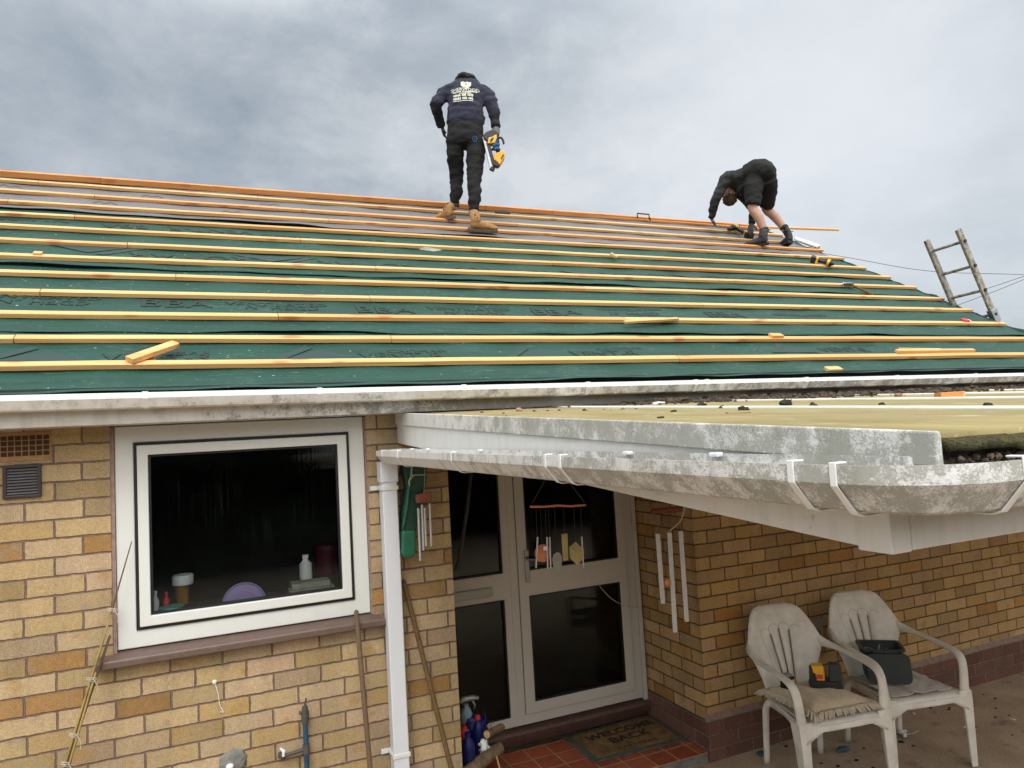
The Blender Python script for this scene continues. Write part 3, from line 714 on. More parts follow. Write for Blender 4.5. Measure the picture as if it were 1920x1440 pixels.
# rear slope and verge edge
rb = lambda x, u, h=0: V((x, 3.813+cT*u, E0.z+sT*(SR-u)+h))
MB().grid(lambda i, j: rb(-3.2+(XV+3.2)*i/4, 4.6*j/4, -.16), 4, 4).build('rear_roof_felt', M['felt_g'], house, solid=.002)
MB().prism([RP(XV-.02, -.02, -.03), RP(XV-.02, SR, -.03), RP(XV-.02, SR, -.13), RP(XV-.02, -.02, -.13)], (.02, 0, 0)).build('verge_board', M['soot'], house)
vf = MB().grid(lambda i, j: RP(XV+.02+.012*noise.noise(V((j*.21, i, 0)))-.004*i, -.04+(SR+.04)*j/90, -.004-.055*i+(.030-.01*i)*noise.noise(V((j*.27, 5, i)))), 2, 90)
vf.build('verge_felt', M['felt'], house, True, solid=.0015)
# battens
ROWS = [((0, 675), (1920, 659)), ((0, 625), (1920, 630)), ((0, 579), (1876, 602)), ((0, 538), (1815, 577)), ((0, 503), (1762, 556)), ((0, 472), (1711, 535)), ((0, 443), (1663, 516)), ((0, 417), (1618, 499)), ((0, 394), (1577, 481)), ((0, 372), (1538, 466)), ((0, 352), (1472, 451.5)), ((0, 333), (1463, 438)), ((0, 318), (1440, 427))]
JOINTS = {0: [1, 345], 1: [30, 1430], 2: [1165], 3: [80, 1310], 4: [1088, 820], 5: [], 6: [1025], 7: [], 8: [142], 9: [20, 1], 10: [715, 860], 11: [75, 1075], 12: [195, 945]}
BJ = {0: [1265], 1: [30, 730, 1395], 2: [520, 1166], 3: [78, 690, 1308], 4: [330, 1088], 5: [700, 1330], 6: [240, 1022], 7: [560, 1180], 8: [142, 820, 1290], 9: [18, 610, 1230], 10: [180, 560, 942], 11: [75, 480, 1073], 12: [195, 610, 994]}
roofgrp = 'roof battens'
for k, (a, b) in enumerate(ROWS):
    xa, sa = rpx(*a, h=.025); xb, sb = rpx(*b, h=.025)
    sl_ = (sb-sa)/(xb-xa)
    f = lambda x: sa+sl_*(x-xa)-.025
    ends = [-3.2]+sorted(rpx(px, a[1]+(b[1]-a[1])*px/1920, .025)[0] for px in BJ[k])+[xb]
    if k < 2: ends[-1] = XV-.04
    for i in range(len(ends)-1):
        p, q = ends[i]+.002, ends[i+1]-.002
        if k == 12 and i == len(ends)-2: p += .30
        j = random.uniform(-.003, .003)
        bm_ = MB().bar(RP(p, f(p)+j, .0125), RP(q, f(q)-j, .0125), .05, .025, EN, jag=.0012, n=max(2, int((q-p)/.35)))
        mt = M['pine'] if k < 9 else (M['pine_red'] if (k+i) % 3 != 1 else M['pine'])
        if k == 11: mt = M['pine']
        bm_.build('roof_batten', mt, house, bevel=.0015)
# last top batten runs out past the verge
pa = RP(6.30, SR-.30, .02); pb = V((8.0, pa.y+.10, pa.z+.035))
qa = rpx(1405, 424, .02); qb = rpx(1571, 431, .0)
pa = RP(qa[0], qa[1], .014)
dpt = (pa-CAM).dot(_f); pb = CAM+ray(1571, 431)*(dpt+.62)
MB().bar(pa, pb, .05, .025, EN).build('roof_batten', M['pine_red'], house, bevel=.0015)
xr, sr = rpx(0, 316, .05); xq, sq = rpx(1430, 421, .05)
srx = lambda x: sr+(sq-sr)*(x-xr)/(xq-xr)-.03
jx = [-3.2, rpx(193, 325, .05)[0], rpx(906, 382, .05)[0], rpx(1036, 394, .05)[0], rpx(1432, 421, .05)[0]]
for i in range(4):
    MB().bar(RP(jx[i]+.002, srx(jx[i]), .024), RP(jx[i+1]-.002, srx(jx[i+1]), .024), .05, .05, EN, jag=.001, n=6).build('ridge_board', M['pine_ridge'], house, bevel=.002)
# ------------------------------------------------------------------ flat porch canopy
CX0, CY1 = 1.35, -3.064
czt = lambda y: Z(.153)+.0604*y
can = thing('porch_canopy', 'flat white-edged porch canopy with lichen-stained boards and mossy top', 'canopy', (CX0, 0, Z(-.1)))
MB().grid(lambda i, j: V((CX0+(8.6-CX0)*i/24, -.012+(CY1+.012)*j/12, czt(-.012+(CY1+.012)*j/12)+.0025*noise.noise(V((i*.9, j*.7, 2))))), 24, 12).build('roof_panel', M['panel'], can, True, solid=.02)
ycan = lambda y, o_: V((CX0, y, czt(y)+o_))
ub = MB().prism([(CX0-.013, -.004, czt(-.004)+.013), (CX0-.013, CY1-.012, czt(CY1)+.013), (CX0-.013, CY1-.012, czt(CY1)-.037), (CX0-.013, -.004, czt(-.004)-.052)], (.014, 0, 0)).build('edge_trim', M['canopy_w'], can, bevel=.003)
lb_ = lambda y: Z(.003)+.0676*y
MB().prism([(CX0-.006, -.004, czt(-.004)-.03), (CX0-.006, -2.985, czt(-2.985)-.02), (CX0-.006, -2.985, lb_(-2.985)), (CX0-.006, -.004, lb_(-.004))], (.02, 0, 0)).build('side_board', M['canopy_low'], can, bevel=.002)
MB().box((CX0-.0085, -2.987, lb_(-2.985)-.002), (CX0+.035, -2.925, Z(-.1))).build('corner_cover', M['canopy_low'], can, bevel=.003)
MB().box((CX0+.036, -2.986, Z(-.199)), (8.6, -2.966, Z(-.075))).build('front_board', M['canopy_low'], can, bevel=.002)
MB().box((CX0+.004, CY1+.022, Z(-.088)), (8.6, CY1+.05, Z(-.045))).build('front_recess_board', M['soot'], can)
fe = MB()      # ragged mossy front edge of the sheet
def fe_fn(i, j):
    x = CX0+.012+(8.6-CX0)*i/300
    z = czt(CY1)+(.004 if j == 0 else (.002 if j == 1 else -.012-.016*abs(noise.noise(V((x*14, 0, 0))))))
    return V((x, CY1+.03-.022*j+.004*noise.noise(V((x*20, j, 1))), z))
fe.grid(fe_fn, 300, 2); fe.build('moss_edge', M['mossg'], can, True, solid=.01)
MB().prism([(CX0+.016, -.02, lb_(-.02)+.012), (CX0+.016, -2.96, lb_(-2.96)+.012), (CX0+.016, -2.96, lb_(-2.96)+.02), (CX0+.016, -.02, lb_(-.02)+.02)], (7, 0, 0)).build('canopy_soffit', M['canopy_low'], can)
for px, py in ((2.20, 0), (3.22, 0), (4.24, 0), (5.3, 0)):
    MB().prism([(px, -.17, czt(-.17)+.004), (px, CY1+.01, czt(CY1)+.004), (px, CY1+.01, czt(CY1)+.017), (px, -.17, czt(-.17)+.017)], (.055, 0, 0)).build('joint_strip', M['trim_w'], can, bevel=.003)
# gutter round two sides
LX, LY, RR = 1.205, -3.17, .14
lz = lambda y: Z(-.030)+.0095*(y+.1)
path, nor = [], []
for i in range(9): y = -.115+(LY+RR+.115)*i/8; path.append((LX, y, lz(y))); nor.append((-1, 0, 0))
for i in range(1, 9):
    a = math.pi/2*i/8; y = LY+RR-RR*math.sin(a); path.append((LX+RR-RR*math.cos(a), y, lz(y))); nor.append((-math.cos(a), -math.sin(a), 0))
for i in range(1, 8): path.append((LX+RR+.9*i, LY, lz(LY)+.0006*i)); nor.append((0, -1, 0))
def sw(path, prof, nor, sa, sb, **k): return sweep(path, [(a*sa, b*sb) for a, b in prof], nor, **k)
cg = sw(path, GP, nor, 1.22, 1.06).build('canopy_gutter', M['canopy_gut'], can, autos=.5)
MB().prism([V((LX-.001, -.113, lz(-.11)))+V((a*1.22, 0, b*1.06)) for a, b in GP[:7]], (0, .006, 0)).build('stop_end', M['canopy_w'], cg)
def brk(y, w_=.013):
    sw([(LX, y-w_/2, lz(y)), (LX, y+w_/2, lz(y))], BR, [(-1, 0, 0)]*2, 1.24, 1.10).build('gutter_bracket', M['gutlip'], cg, bevel=.0015)
for px, py in ((716, 850), (745, 852), (846, 856), (1022, 862), (1050, 863), (1483, 876)):
    brk(min(-.125, ox(px, py, LX).y))
for a in (.0, 1.0):
    sw([(LX, LY+RR+.012-.006, lz(LY)), (LX, LY+RR+.018, lz(LY))], BR, [(-1, 0, 0)]*2, 1.24, 1.10).build('gutter_bracket', M['gutlip'], cg, bevel=.0015) if a == 0 else sw([(LX+RR+.02, LY, lz(LY)), (LX+RR+.032, LY, lz(LY))], BR, [(0, -1, 0)]*2, 1.24, 1.10).build('gutter_bracket', M['gutlip'], cg, bevel=.0015)
for px, py in ():
    q = oz(px, py, lz(-3)+.004)
    q.y = max(q.y, LY+.16) if q.x < 1.3 else q.y
    MB().box((CX0-.055, q.y-.012, lz(q.y)-.004), (CX0-.018, q.y+.012, lz(q.y)+.010)).build('gutter_clip', M['gutlip'], cg, bevel=.004) if q.x < CX0+.02 else None
for i, y in enumerate((-.35, -.62, -1.3, -2.3, -2.62)):
    MB().box((CX0-.03, y-.014, lz(y)-.002), (CX0-.0145, y+.014, lz(y)+.007)).build('gutter_clip', M['gutlip'], cg, bevel=.003)
# grime lying in the corner of the gutter
gr_ = MB()
for k in range(130):
    x = random.uniform(CX0+.03, CX0+.5); y = random.uniform(LY+.10, LY+.135)
    gr_.ell((x, y, lz(y)-.012+random.uniform(-.01, .01)), (.006, .006, .005), None, 6, 4, 0, .4, k)
gg = gr_.build('gutter_grit', M['grit'], None); tag(gg, 'dark grit and moss collected in the front gutter of the porch canopy', 'grit', kind='stuff')
# downpipe
dp = MB().box((1.2275, -.108, .05), (1.307, -.030, lz(-.1)-.062)).build('downpipe', M['pipe'], can, bevel=.006)
MB().box((1.221, -.114, lz(-.1)-.066-.10), (1.3135, -.024, lz(-.1)-.058)).build('pipe_socket', M['pipe'], dp, bevel=.005)
for zc in (oy(730, 915, -.1).z, oy(752, 1416, -.1).z):
    MB().box((1.2225, -.1125, zc-.011), (1.312, -.002, zc+.011)).build('pipe_clip', M['upvc'], dp, bevel=.002)
    MB().box((1.186, -.012, zc-.013), (1.2225, -.002, zc+.011)).build('clip_lug', M['upvc'], dp, bevel=.002)

# ------------------------------------------------------------------ front step
st = thing('porch_step', 'low doorstep paved with red quarry tiles in the porch recess', 'step', (2.4, .3, 0))
MB().box((XE+.002, -.004, .0), (XC-.018, DY-.05, .052)).build('step_base', M['cement'], st)
MB().box((XE+.004, -.012, .053), (XC-.019, DY-.06, .064)).build('tile_surface', M['tiles'], st, bevel=.003)
ZT = .0645
# doormat
def mp(x, y): q = oz(x, y, ZT+.012); return V((q.x, q.y, ZT))
A, B, C_, D_ = mp(1058, 1382), mp(1217, 1337), mp(1290, 1384), mp(1115, 1428)
dm = thing('doormat', 'worn brown coir doormat with faded WELCOME lettering on the step', 'doormat', (A+B+C_+D_)/4)
def bil(u, v, h=0): return (A*(1-u)+B*u)*(1-v)+(D_*(1-u)+C_*u)*v+V((0, 0, h))
MB().prism([bil(0, 0), bil(0, 1), bil(1, 1), bil(1, 0)], (0, 0, .009)).build('mat_base', M['mat_edge'], dm, bevel=.003)
MB().prism([bil(.06, .09, .009), bil(.06, .91, .009), bil(.94, .91, .009), bil(.94, .09, .009)], (0, 0, .006)).build('coir_pile', M['mat'], dm, bevel=.004)
def mat_text(s_, size, v0, u0=.5):
    vs, fs = text_geo(s_, size, .006)
    MB().add([bil(u0+p.x, v0-p.y*1.5, .0165) for p in vs], fs).build('mat_lettering', M['mat_ink'], dm)
mat_text('WELCOME', .155, .30, .53); mat_text('BACK', .17, .55, .54); mat_text('- - - - - - - -', .09, .80, .52)

# ------------------------------------------------------------------ debris on the canopy
clump_meshes = {}
def clump(p, r, kind, label, group, seed, name='moss_clump', cat='moss', squash=.62, h_=0):
    mb = MB().ell((0, 0, 0), (r, r*random.uniform(.75, 1), r*squash), None, 12, 8, 0, .75, seed)
    o_ = mb.build(name, M[kind], None, True); o_.location = (p[0], p[1], p[2]+r*squash*.55); o_.rotation_euler = (0, 0, random.uniform(0, 6.28))
    return tag(o_, label, cat, group)
def cpt(x, y, r=0.0):
    q = on(x, y, (0, -.0604, 1), Z(.153)+r*.4)
    if q.y > -.035 or (q-CAM).dot(_f) < 0:
        k = oy(x, y, -.05); q = V((k.x, -.05, czt(-.05)))
    if q.y < CY1+.02: q.y = CY1+.02
    return V((q.x, q.y, czt(q.y)+.006))
def cs(px, q): return px*((q-CAM).dot(_f))/FPX       # image size to metres
T1 = lambda x, y: (1080+x/4.571, 690+y/4.571); T2 = lambda x, y: (640+x/3, 700+y/3); T3 = lambda x, y: (1500+x/4.571, 690+y/4.571)
small = [T1(75, 372)+(9,), T1(98, 368)+(5,), T1(238, 360)+(5,), T1(297, 368)+(5,), T1(388, 362)+(6,), T1(420, 356)+(5,), T1(518, 355)+(6,), T1(805, 350)+(4,), T1(150, 436)+(5,), T1(1400, 332)+(4,), T1(1450, 322)+(4,), T1(1562, 328)+(4,), T1(515, 400)+(3,),
         T2(790, 224)+(8,), T2(912, 229)+(7,), T2(928, 243)+(6,), T2(1085, 217)+(8,), T2(1160, 214)+(7,), T2(1225, 212)+(7,), T2(1120, 240)+(4,), T2(1315, 239)+(4,), T2(1236, 233)+(3,), T2(1365, 210)+(8,), T2(1417, 255)+(5,), T2(1515, 210)+(5,), T2(1583, 205)+(7,), T2(1655, 203)+(6,),
         T3(85, 360)+(5,), T3(895, 238)+(4,), T3(1050, 236)+(4,), T3(240, 244)+(7,), T3(320, 248)+(8,), T3(430, 232)+(9,), T3(780, 236)+(5,), T3(1740, 197)+(5,), T3(1450, 200)+(7,), T3(1600, 186)+(8,)]
for i, (x, y, r) in enumerate(small):
    q = cpt(x, y, .02); rr = cs(r, q)*.5
    clump(q, rr, 'moss', 'small dark lump of dried moss scattered on the canopy roof', 'moss lumps on the canopy', i)
big = [(T1(725, 424), 13, 'moss', 'near-black ragged moss clump alone in the open middle of the canopy sheet'), (T1(835, 372), 12, 'mossg', 'olive-green moss clump touching the first white strip, right of the lone black one'),
       (T1(1245, 338), 13, 'mossg', 'flat olive moss clump lying between two white strips mid canopy'), (T1(1437, 358), 20, 'moss', 'wide dark moss clump straddling the long white strip'),
       (T1(1800, 314), 24, 'moss', 'long black moss patch lying just behind the white strip'), (T1(1075, 330), 20, 'mossg', 'broad brown-green moss mound against the debris band'),
       (T3(110, 332), 20, 'mossg', 'domed green moss clump resting behind the front strip on the canopy'), (T3(700, 312), 13, 'moss', 'half-round black moss clump alone between the white strips'),
       (T3(1610, 328), 20, 'moss', 'rightmost moss heap with a thin trailing edge behind the front strip'), (T3(530, 218), 20, 'mossg', 'rusty brown moss mound under the main gutter')]
for i, ((x, y), r, k, lab) in enumerate(big):
    q = cpt(x, y, .03); clump(q, cs(r, q)*.5, k, lab, 'moss lumps on the canopy', 40+i)
for i, ((x, y), r, lab) in enumerate([(T2(1000, 212), 14, 'pale pink mortar stone upright in the moss near the left of the canopy'), (T3(845, 242), 15, 'small pink stone lying on a white canopy strip'),
        (T3(1103, 198), 28, 'flat-topped pink brick lump left of the orange timber block'), (T3(1345, 184), 26, 'rounded reddish stone behind the orange timber block'), (T3(240, 238), 12, 'pinkish pebble among dark moss below the gutter')]):
    q = cpt(x, y, .03); o_ = clump(q, cs(r, q)*.5, 'stone', lab, 'mortar stones on the canopy', 80+i, 'mortar_stone', 'stone', .7)
q = cpt(*T3(1285, 258), .02); L_ = cs(47, q); hh = cs(12, q)
dep = q
bk = MB().box((-L_*.5, -.025, 0), (L_*.40, .025, hh)); bk.box((L_*.401, -.0249, 0.0002), (L_*.5, .0249, hh-.0002), 1)
o_ = bk.build('timber_block', [M['pine_ridge'], M['offcut']], None, bevel=.002); o_.location = q; o_.rotation_euler = (0, 0, -.35); tag(o_, 'bright orange timber block with a pale cut end on the canopy', 'wood block')
q = cpt(*T1(715, 312), .02); sh_ = MB().tube([q+V((-.04, .0, .006)), q+V((0, .005, .012)), q+V((.05, .02, .012))], [.008, .006, .004], 6).build('plastic_shard', M['white'], None)
tag(sh_, 'thin white plastic shard lying in the debris at the wall edge of the canopy', 'shard')
q = cpt(*T1(1365, 405), .01); nl = MB().tube([q+V((-.03, 0, .003)), q+V((.04, -.02, .003))], .0022, 6); nl.ell(q+V((-.03, 0, .004)), (.005, .005, .005), None, 6, 4)
tag(nl.build('roofing_nail', M['rust'], None), 'rusty clout nail lying flat on the canopy sheet', 'nail')
db = MB()
for k in range(3000):
    x = 1.7+6*random.random()**1.0; y = -.04-abs(random.gauss(0, .27))*(.25+.75*min(1, (x-1.6)/1.5))
    if y < -.95: continue
    r = random.uniform(.005, .024)*(1.3 if x > 2.6 else .8)*(1.3 if y > -.15 else .7)
    db.ell((x, y, czt(y)+.010+r*.25), (r, r*.8, r*.6), None, 7, 5, 0, .7, k)
for k in range(520):
    x = random.uniform(2.7, 7.4); y = -.05-abs(random.gauss(0, .22))
    r = random.uniform(.014, .034)
    db.ell((x, y, czt(y)+.010+r*.3), (r, r*.8, r*.7), None, 8, 6, 0, .8, k+31)
tag(db.build('roof_debris', M['grit'], None), 'band of crumbled moss and grit along the wall edge of the canopy', 'debris', kind='stuff')
q = oy(510, 731, -.30); tl = MB().prism([q+V((-.075, 0, -.014)), q+V((.052, .02, -.014)), q+V((.045, .03, .012)), q+V((.0, .02, .008))], (0.004, .018, .004)).build('tile_shard', M['slate'], None)
tag(tl, 'grey broken tile shard sticking up out of the main gutter', 'tile shard')
q = oy(586, 729, -.30); clump(q+V((0, 0, -.012)), .016, 'stone', 'pinkish mortar crumb in the main gutter beside a bracket', None, 91, 'mortar_crumb', 'stone')
# ------------------------------------------------------------------ things inside the window
def inb(px0, px1, py0, py1, yy, name, mat, label, cat, kind='bottle'):
    a = oy((px0+px1)/2, py1, yy); b = oy((px0+px1)/2, py0, yy); r = abs(oy(px1, py1, yy).x-oy(px0, py1, yy).x)/2
    H = b.z-a.z
    mb = MB()
    if kind == 'bottle': mb.lathe(a, [(r*.95, 0), (r, .01), (r, H*.62), (r*.45, H*.78), (r*.4, H*.86), (r*.5, H*.87), (r*.5, H)], seg=16)
    elif kind == 'tub': mb.lathe(a, [(r*.85, 0), (r, H*.8), (r*1.03, H*.82), (r*1.03, H)], seg=18)
    elif kind == 'pile':
        for k in range(3): mb.box((a.x-r+.01*k, yy-.05+.01*k, a.z+H*k/3), (a.x+r-.02*k, yy+.07, a.z+H*(k+.9)/3))
    return tag(mb.build(name, M[mat], None, kind != 'pile', autos=.7), label, cat)
inb(285, 299, 1108, 1158, .09, 'bottle', 'white', 'white squeeze bottle at the left end of the inside window ledge', 'bottle')
inb(306, 319, 1110, 1148, .12, 'bottle', 'redp', 'small red and pink bottle inside the window, above a teal tub', 'bottle')
inb(300, 346, 1136, 1156, .08, 'tub', 'teal', 'low teal tub on the inside window ledge', 'tub', 'tub')
jar = inb(330, 356, 1096, 1150, .30, 'jar', 'amber', 'amber jar with a white lid standing back from the window glass', 'jar', 'tub')
q = oy(343, 1096, .30); MB().lathe(q, [(.046, 0), (.050, .004), (.050, .045), (.046, .05)], seg=18).build('jar_lid', M['white'], jar, True, autos=.7)
inb(540, 634, 1088, 1122, .12, 'magazine_pile', 'paper', 'pale green magazines lying on the right of the inside window ledge', 'magazines', 'pile')
inb(590, 640, 1020, 1076, .22, 'plastic_tub', 'maroon', 'dark maroon tub behind the magazines inside the window', 'tub', 'tub')
inb(562, 586, 1040, 1085, .16, 'bottle', 'white', 'white bottle inside the window, left of the maroon tub', 'bottle')
c = oy(458, 1132, .062); r = .103
lid = MB().lathe(c, [(r, 0), (r, .006), (r*.93, .010), (r*.90, .005), (r*.6, .006), (r*.58, .009), (.012, .008), (.010, .02), (.001, .021)], ax=(0, -1, .22), seg=40).build('lilac_disc', M['purple'], None, True, autos=.5)
tag(lid, 'round lilac plastic lid with a small knob leaning inside the window glass', 'lid')
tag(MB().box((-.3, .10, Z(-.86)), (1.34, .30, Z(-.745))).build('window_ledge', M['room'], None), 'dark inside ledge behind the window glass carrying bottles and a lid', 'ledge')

# ------------------------------------------------------------------ leaning canes and poles
def to_ground(p, q, zmin=0.0):
    d = (q-p); return p+d*((p.z-zmin)/(p.z-q.z))
bd = thing('bamboo_bundle', 'tied bundle of thin bamboo canes leaning against the wall left of the window', 'bamboo canes', oz(100, 1440, 0) if False else (.0, -.3, 0))
tip, mid, low = oy(247, 1015, -.022), oy(211, 1140, -.045), oy(122, 1440, -.17)
base = to_ground(mid, low)
def cane(p, q, r0, r1, mt):
    pts, rad = [], []; n = 14
    for i in range(n+1):
        tt = i/n; pts.append(p.lerp(q, tt)+V((0, 0, 0))); rr = r0+(r1-r0)*tt; rad.append(rr*1.0)
        if 0 < i < n: pts.append(p.lerp(q, tt+.006)); rad.append(rr*1.22); pts.append(p.lerp(q, tt+.012)); rad.append(rr)
    MB().tube(pts, rad, 8).build('cane', M[mt], bd, True)
cane(base, mid.lerp(mid+(mid-low)*.2, .3), .0075, .0045, 'bamboo'); cane(mid.lerp(low, .1), tip, .0042, .0022, 'bamboo_d')
cane(base+V((-.028, .0, 0)), mid+V((-.012, .004, -.12)), .0075, .0055, 'bamboo_d'); cane(base+V((.018, -.012, 0)), mid.lerp(low, .42)+V((.010, -.012, 0)), .007, .0045, 'bamboo')
cane(base+V((-.012, -.014, 0)), mid+V((-.004, -.012, -.02)), .007, .004, 'bamboo')
for (px, py, e) in ((210, 1137, 1), (168, 1275, 2), (138, 1378, 3), (118, 1428, 4)):
    f_ = (py-1140)/300; c = mid.lerp(low, max(0, f_)); ax = (low-mid).normalized(); a = ax.cross(V((0, 1, 0))).normalized(); b = ax.cross(a)
    pts = [c+a*(.021*math.cos(th))+b*(.02*math.sin(th))+ax*(.0012*th) for th in [i*.5 for i in range(30)]]
    pts += [pts[-1]+V((.02, -.01, .012)), pts[-1]+V((.035, -.012, -.02)), pts[-1]+V((.033, -.01, -.05))]
    MB().tube(pts, .0018, 5).build('twine', M['string'], bd)
def stick(name, pa, ya, pb, yb, r0, r1, mt, lab, cat):
    a, b = oy(pa[0], pa[1], ya), oy(pb[0], pb[1], yb); e = to_ground(a, b)
    mb = MB(); d = (a-e).normalized()
    mb.tube([e, a, a+d*r1*.6, a+d*r1], [r0, r1, r1*.75, r1*.25], 14)
    return tag(mb.build(name, M[mt], None, True, autos=.7), lab, cat)
stick('broom_handle', (668, 1148), -.082, (694, 1440), -.17, .0125, .0125, 'broom', 'grey weathered broom handle leaning on the window sill by the downpipe', 'broom handle')
stick('wooden_pole', (757, 1090), -.018, (846, 1440), -.14, .0135, .0125, 'pole', 'brown wooden pole leaning behind the white downpipe', 'pole')
# outdoor tap on its stand pipe
tp = thing('outdoor_tap', 'old wall tap on a blue wrapped pipe with a grey elbow below the window', 'tap', (.98, -.03, 0))
a, b = oy(572, 1345, -.035), oy(576, 1440, -.035)
MB().tube([(a.x, -.035, .02), (a.x, -.035, a.z)], .012, 12).build('riser_pipe', M['pipeblue'], tp, True, autos=.7)
tb = MB(); tb.tube([a+V((0, 0, -.03)), a+V((0, -.004, .02)), a+V((0, -.006, .055))], [.016, .019, .012], 12); tb.tube([a+V((-.028, -.006, .028)), a+V((.016, -.006, .030))], .009, 8); tb.tube([a+V((.0, -.006, .05)), a+V((.007, -.008, .092))], [.006, .004], 8)
tb.build('tap_body', M['pipegrey'], tp, True, autos=.8)
e = oy(527, 1419, -.035); k_ = V((a.x, -.035, e.z+.012))
eb = MB().tube([k_, e+V((.03, 0, .002)), e+V((.006, 0, 0)), e+V((0, .012, 0)), e+V((0, .035, 0))], [.010, .010, .0135, .0135, .012], 10); eb.tube([k_+V((0, 0, -.022)), k_+V((0, 0, .022))], .0165, 12)
eb.build('elbow_fitting', M['pipegrey'], tp, True, autos=.8)
MB().tube([e+V((.01, -.012, .004)), e+V((.012, -.012, .028)), e+V((-.004, -.010, .045))], [.006, .009, .003], 6).build('tape_scrap', M['ptfe'], tp)
# wall scar with cap, nail with string
q = oy(438, 1427, -.002); pc = MB().ell(q, (.062, .012, .052), None, 18, 10, 0, .25, 4).build('cement_patch', M['cement'], None, True)
tag(pc, 'rough grey cement patch on the brickwork below the window', 'cement patch')
q = oy(431, 1437, -.012); tag(MB().ell(q, (.018, .014, .014), None, 12, 8).build('pipe_cap', M['white'], None, True), 'small white plastic cap set in the grey cement patch', 'cap')
q = oy(402, 1279, -.004)
wn_ = MB().ell(q, (.010, .007, .010), None, 8, 6, 0, .5); wn_.tube([q, oy(409, 1300, -.006), oy(412, 1322, -.006), oy(419, 1335, -.006), oy(413, 1334, -.006)], .0016, 5, smooth=3)
tag(wn_.build('wall_hook', M['ptfe'], None), 'white wall hook with a short dangling string on the bricks below the window', 'hook')

# ------------------------------------------------------------------ green holder and small chime by the downpipe
gh = thing('plastic_holder', 'dark green tapering plastic holder hung on the bricks beside the downpipe', 'holder', oy(770, 1040, -.05))
def poly(ps, yy): return [oy(x, y, yy) for x, y in ps]
MB().prism(poly([(753, 862), (803, 862), (800, 905), (793, 928), (784, 975), (779, 1012), (754, 1012), (756, 960), (763, 915)], -.125), (0, .075, 0)).build('holder_back', M['dgreen'], gh, bevel=.008)
MB().prism(poly([(755, 996), (780, 994), (780, 1036), (776, 1045), (758, 1046), (754, 1038)], -.135), (0, .09, 0)).build('holder_cup', M['mgreen'], gh, bevel=.009)
MB().tube([oy(x, y, -.13) for x, y in ((772, 870), (771, 893), (767, 912), (763, 950), (756, 990))], [.006, .010, .008, .007, .005], 8, smooth=3).build('holder_spine', M['mgreen'], gh, True)
MB().tube([oy(x, y, -.138) for x, y in ((773, 868), (771, 890), (775, 893), (766, 902), (768, 912), (767, 900), (772, 891), (799, 890))], .0022, 5).build('string_tie', M['string'], gh)
def cyl(parent, name, pa, pb, yy, r, mat, seg=10, sq=False):
    a, b = oy(pa[0], pa[1], yy), oy(pb[0], pb[1], yy)
    mb = MB()
    if sq: mb.bar(a, b, 2*r, 2*r, (0, 1, 0))
    else: mb.tube([a, b], r, seg)
    return mb.build(name, M[mat], parent, not sq, autos=.7)
wc = thing('wind_chime', 'small wind chime with four metal tubes under a rusty red block by the downpipe', 'wind chime', oy(795, 1050, -.15))
MB().bar(oy(780, 936, -.15), oy(808, 929, -.15), .04, .043, (0, 0, 1)).build('chime_top', M['rust'], wc, bevel=.004)
for (x, y0, x2, y1) in ((784, 953, 788, 1051), (791, 946, 794, 1032), (796, 952, 799, 1024), (805.5, 944, 809, 1024)):
    cyl(wc, 'chime_tube', (x, y0), (x2, y1), -.15, .0062, 'chime'); cyl(wc, 'cord', (x+3, 935), (x, y0), -.15, .0008, 'dstring', 5)
cyl(wc, 'cord', (795, 925), (797, 868), -.15, .001, 'string', 5)

# ------------------------------------------------------------------ big chime of shapes in front of the door
Y2 = -.22
wd = thing('wind_chime', 'wind chime of copper, brass and pewter shapes hanging from a twig bar before the door', 'wind chime', oy(1046, 1085, Y2))
MB().tube([oy(x, y, Y2) for x, y in ((994, 950), (1020, 950), (1045, 948), (1070, 949), (1098, 947))], [.0065, .006, .0068, .006, .0065], 8).build('twig_bar', M['copper'], wd, True)
for a, b in (((997, 945), (1024, 896)), ((1096, 942), (1066, 903))): cyl(wd, 'hanging_cord', a, b, Y2, .0035, 'dstring', 6)
for x, y0, y1 in ((1005, 950, 1007), (1013.5, 950, 1018), (1022.5, 950, 1007), (1028.5, 950, 1007), (1040, 950, 1034), (1056.5, 950, 1000), (1076, 949, 1015), (1088.5, 949, 1007)):
    cyl(wd, 'cord', (x, y0), (x+2, y1), Y2, .0016, 'dstring', 5)
for x, y0, x2, y1 in ((1008, 1007, 1005, 1065), (1025.5, 1007, 1027, 1066), (1030.5, 1007, 1032.5, 1065), (1090.5, 1006, 1094, 1064)): cyl(wd, 'chime_tube', (x, y0), (x2, y1), Y2, .0045, 'chime', 8)
c = oy(1017.5, 1037, Y2+.012); rr = 16.5*(c-CAM).dot(_f)/FPX
MB().lathe(c, [(rr, 0), (rr, .003), (rr*.05, .007)], ax=(0, -1, 0), seg=28).build('copper_disc', M['copper'], wd)
q = oy(1022, 1028, Y2-.002); MB().box(q+V((-.011, -.003, -.011)), q+V((.011, 0, .011))).build('price_sticker', M['white'], wd)
def plate(ps, name, mat, th=.004, yy=Y2):
    return MB().prism(poly(ps, yy), (0, th, 0)).build(name, M[mat], wd, bevel=.001)
plate([(1045, 1035), (1051, 1038), (1054, 1046), (1053, 1060), (1047, 1085), (1038, 1064), (1035.5, 1050), (1038, 1040)], 'pewter_leaf', 'pewter')
plate([(1053, 1002), (1064, 1000), (1066, 1050), (1056, 1052)], 'brass_bar', 'brass')
hx = [(1080, 1016), (1095, 1032), (1094, 1047), (1083, 1060), (1069, 1046), (1068, 1026)]
hp_ = poly(hx, Y2-.003); ctr = sum(hp_, V())/6+V((0, -.010, 0))
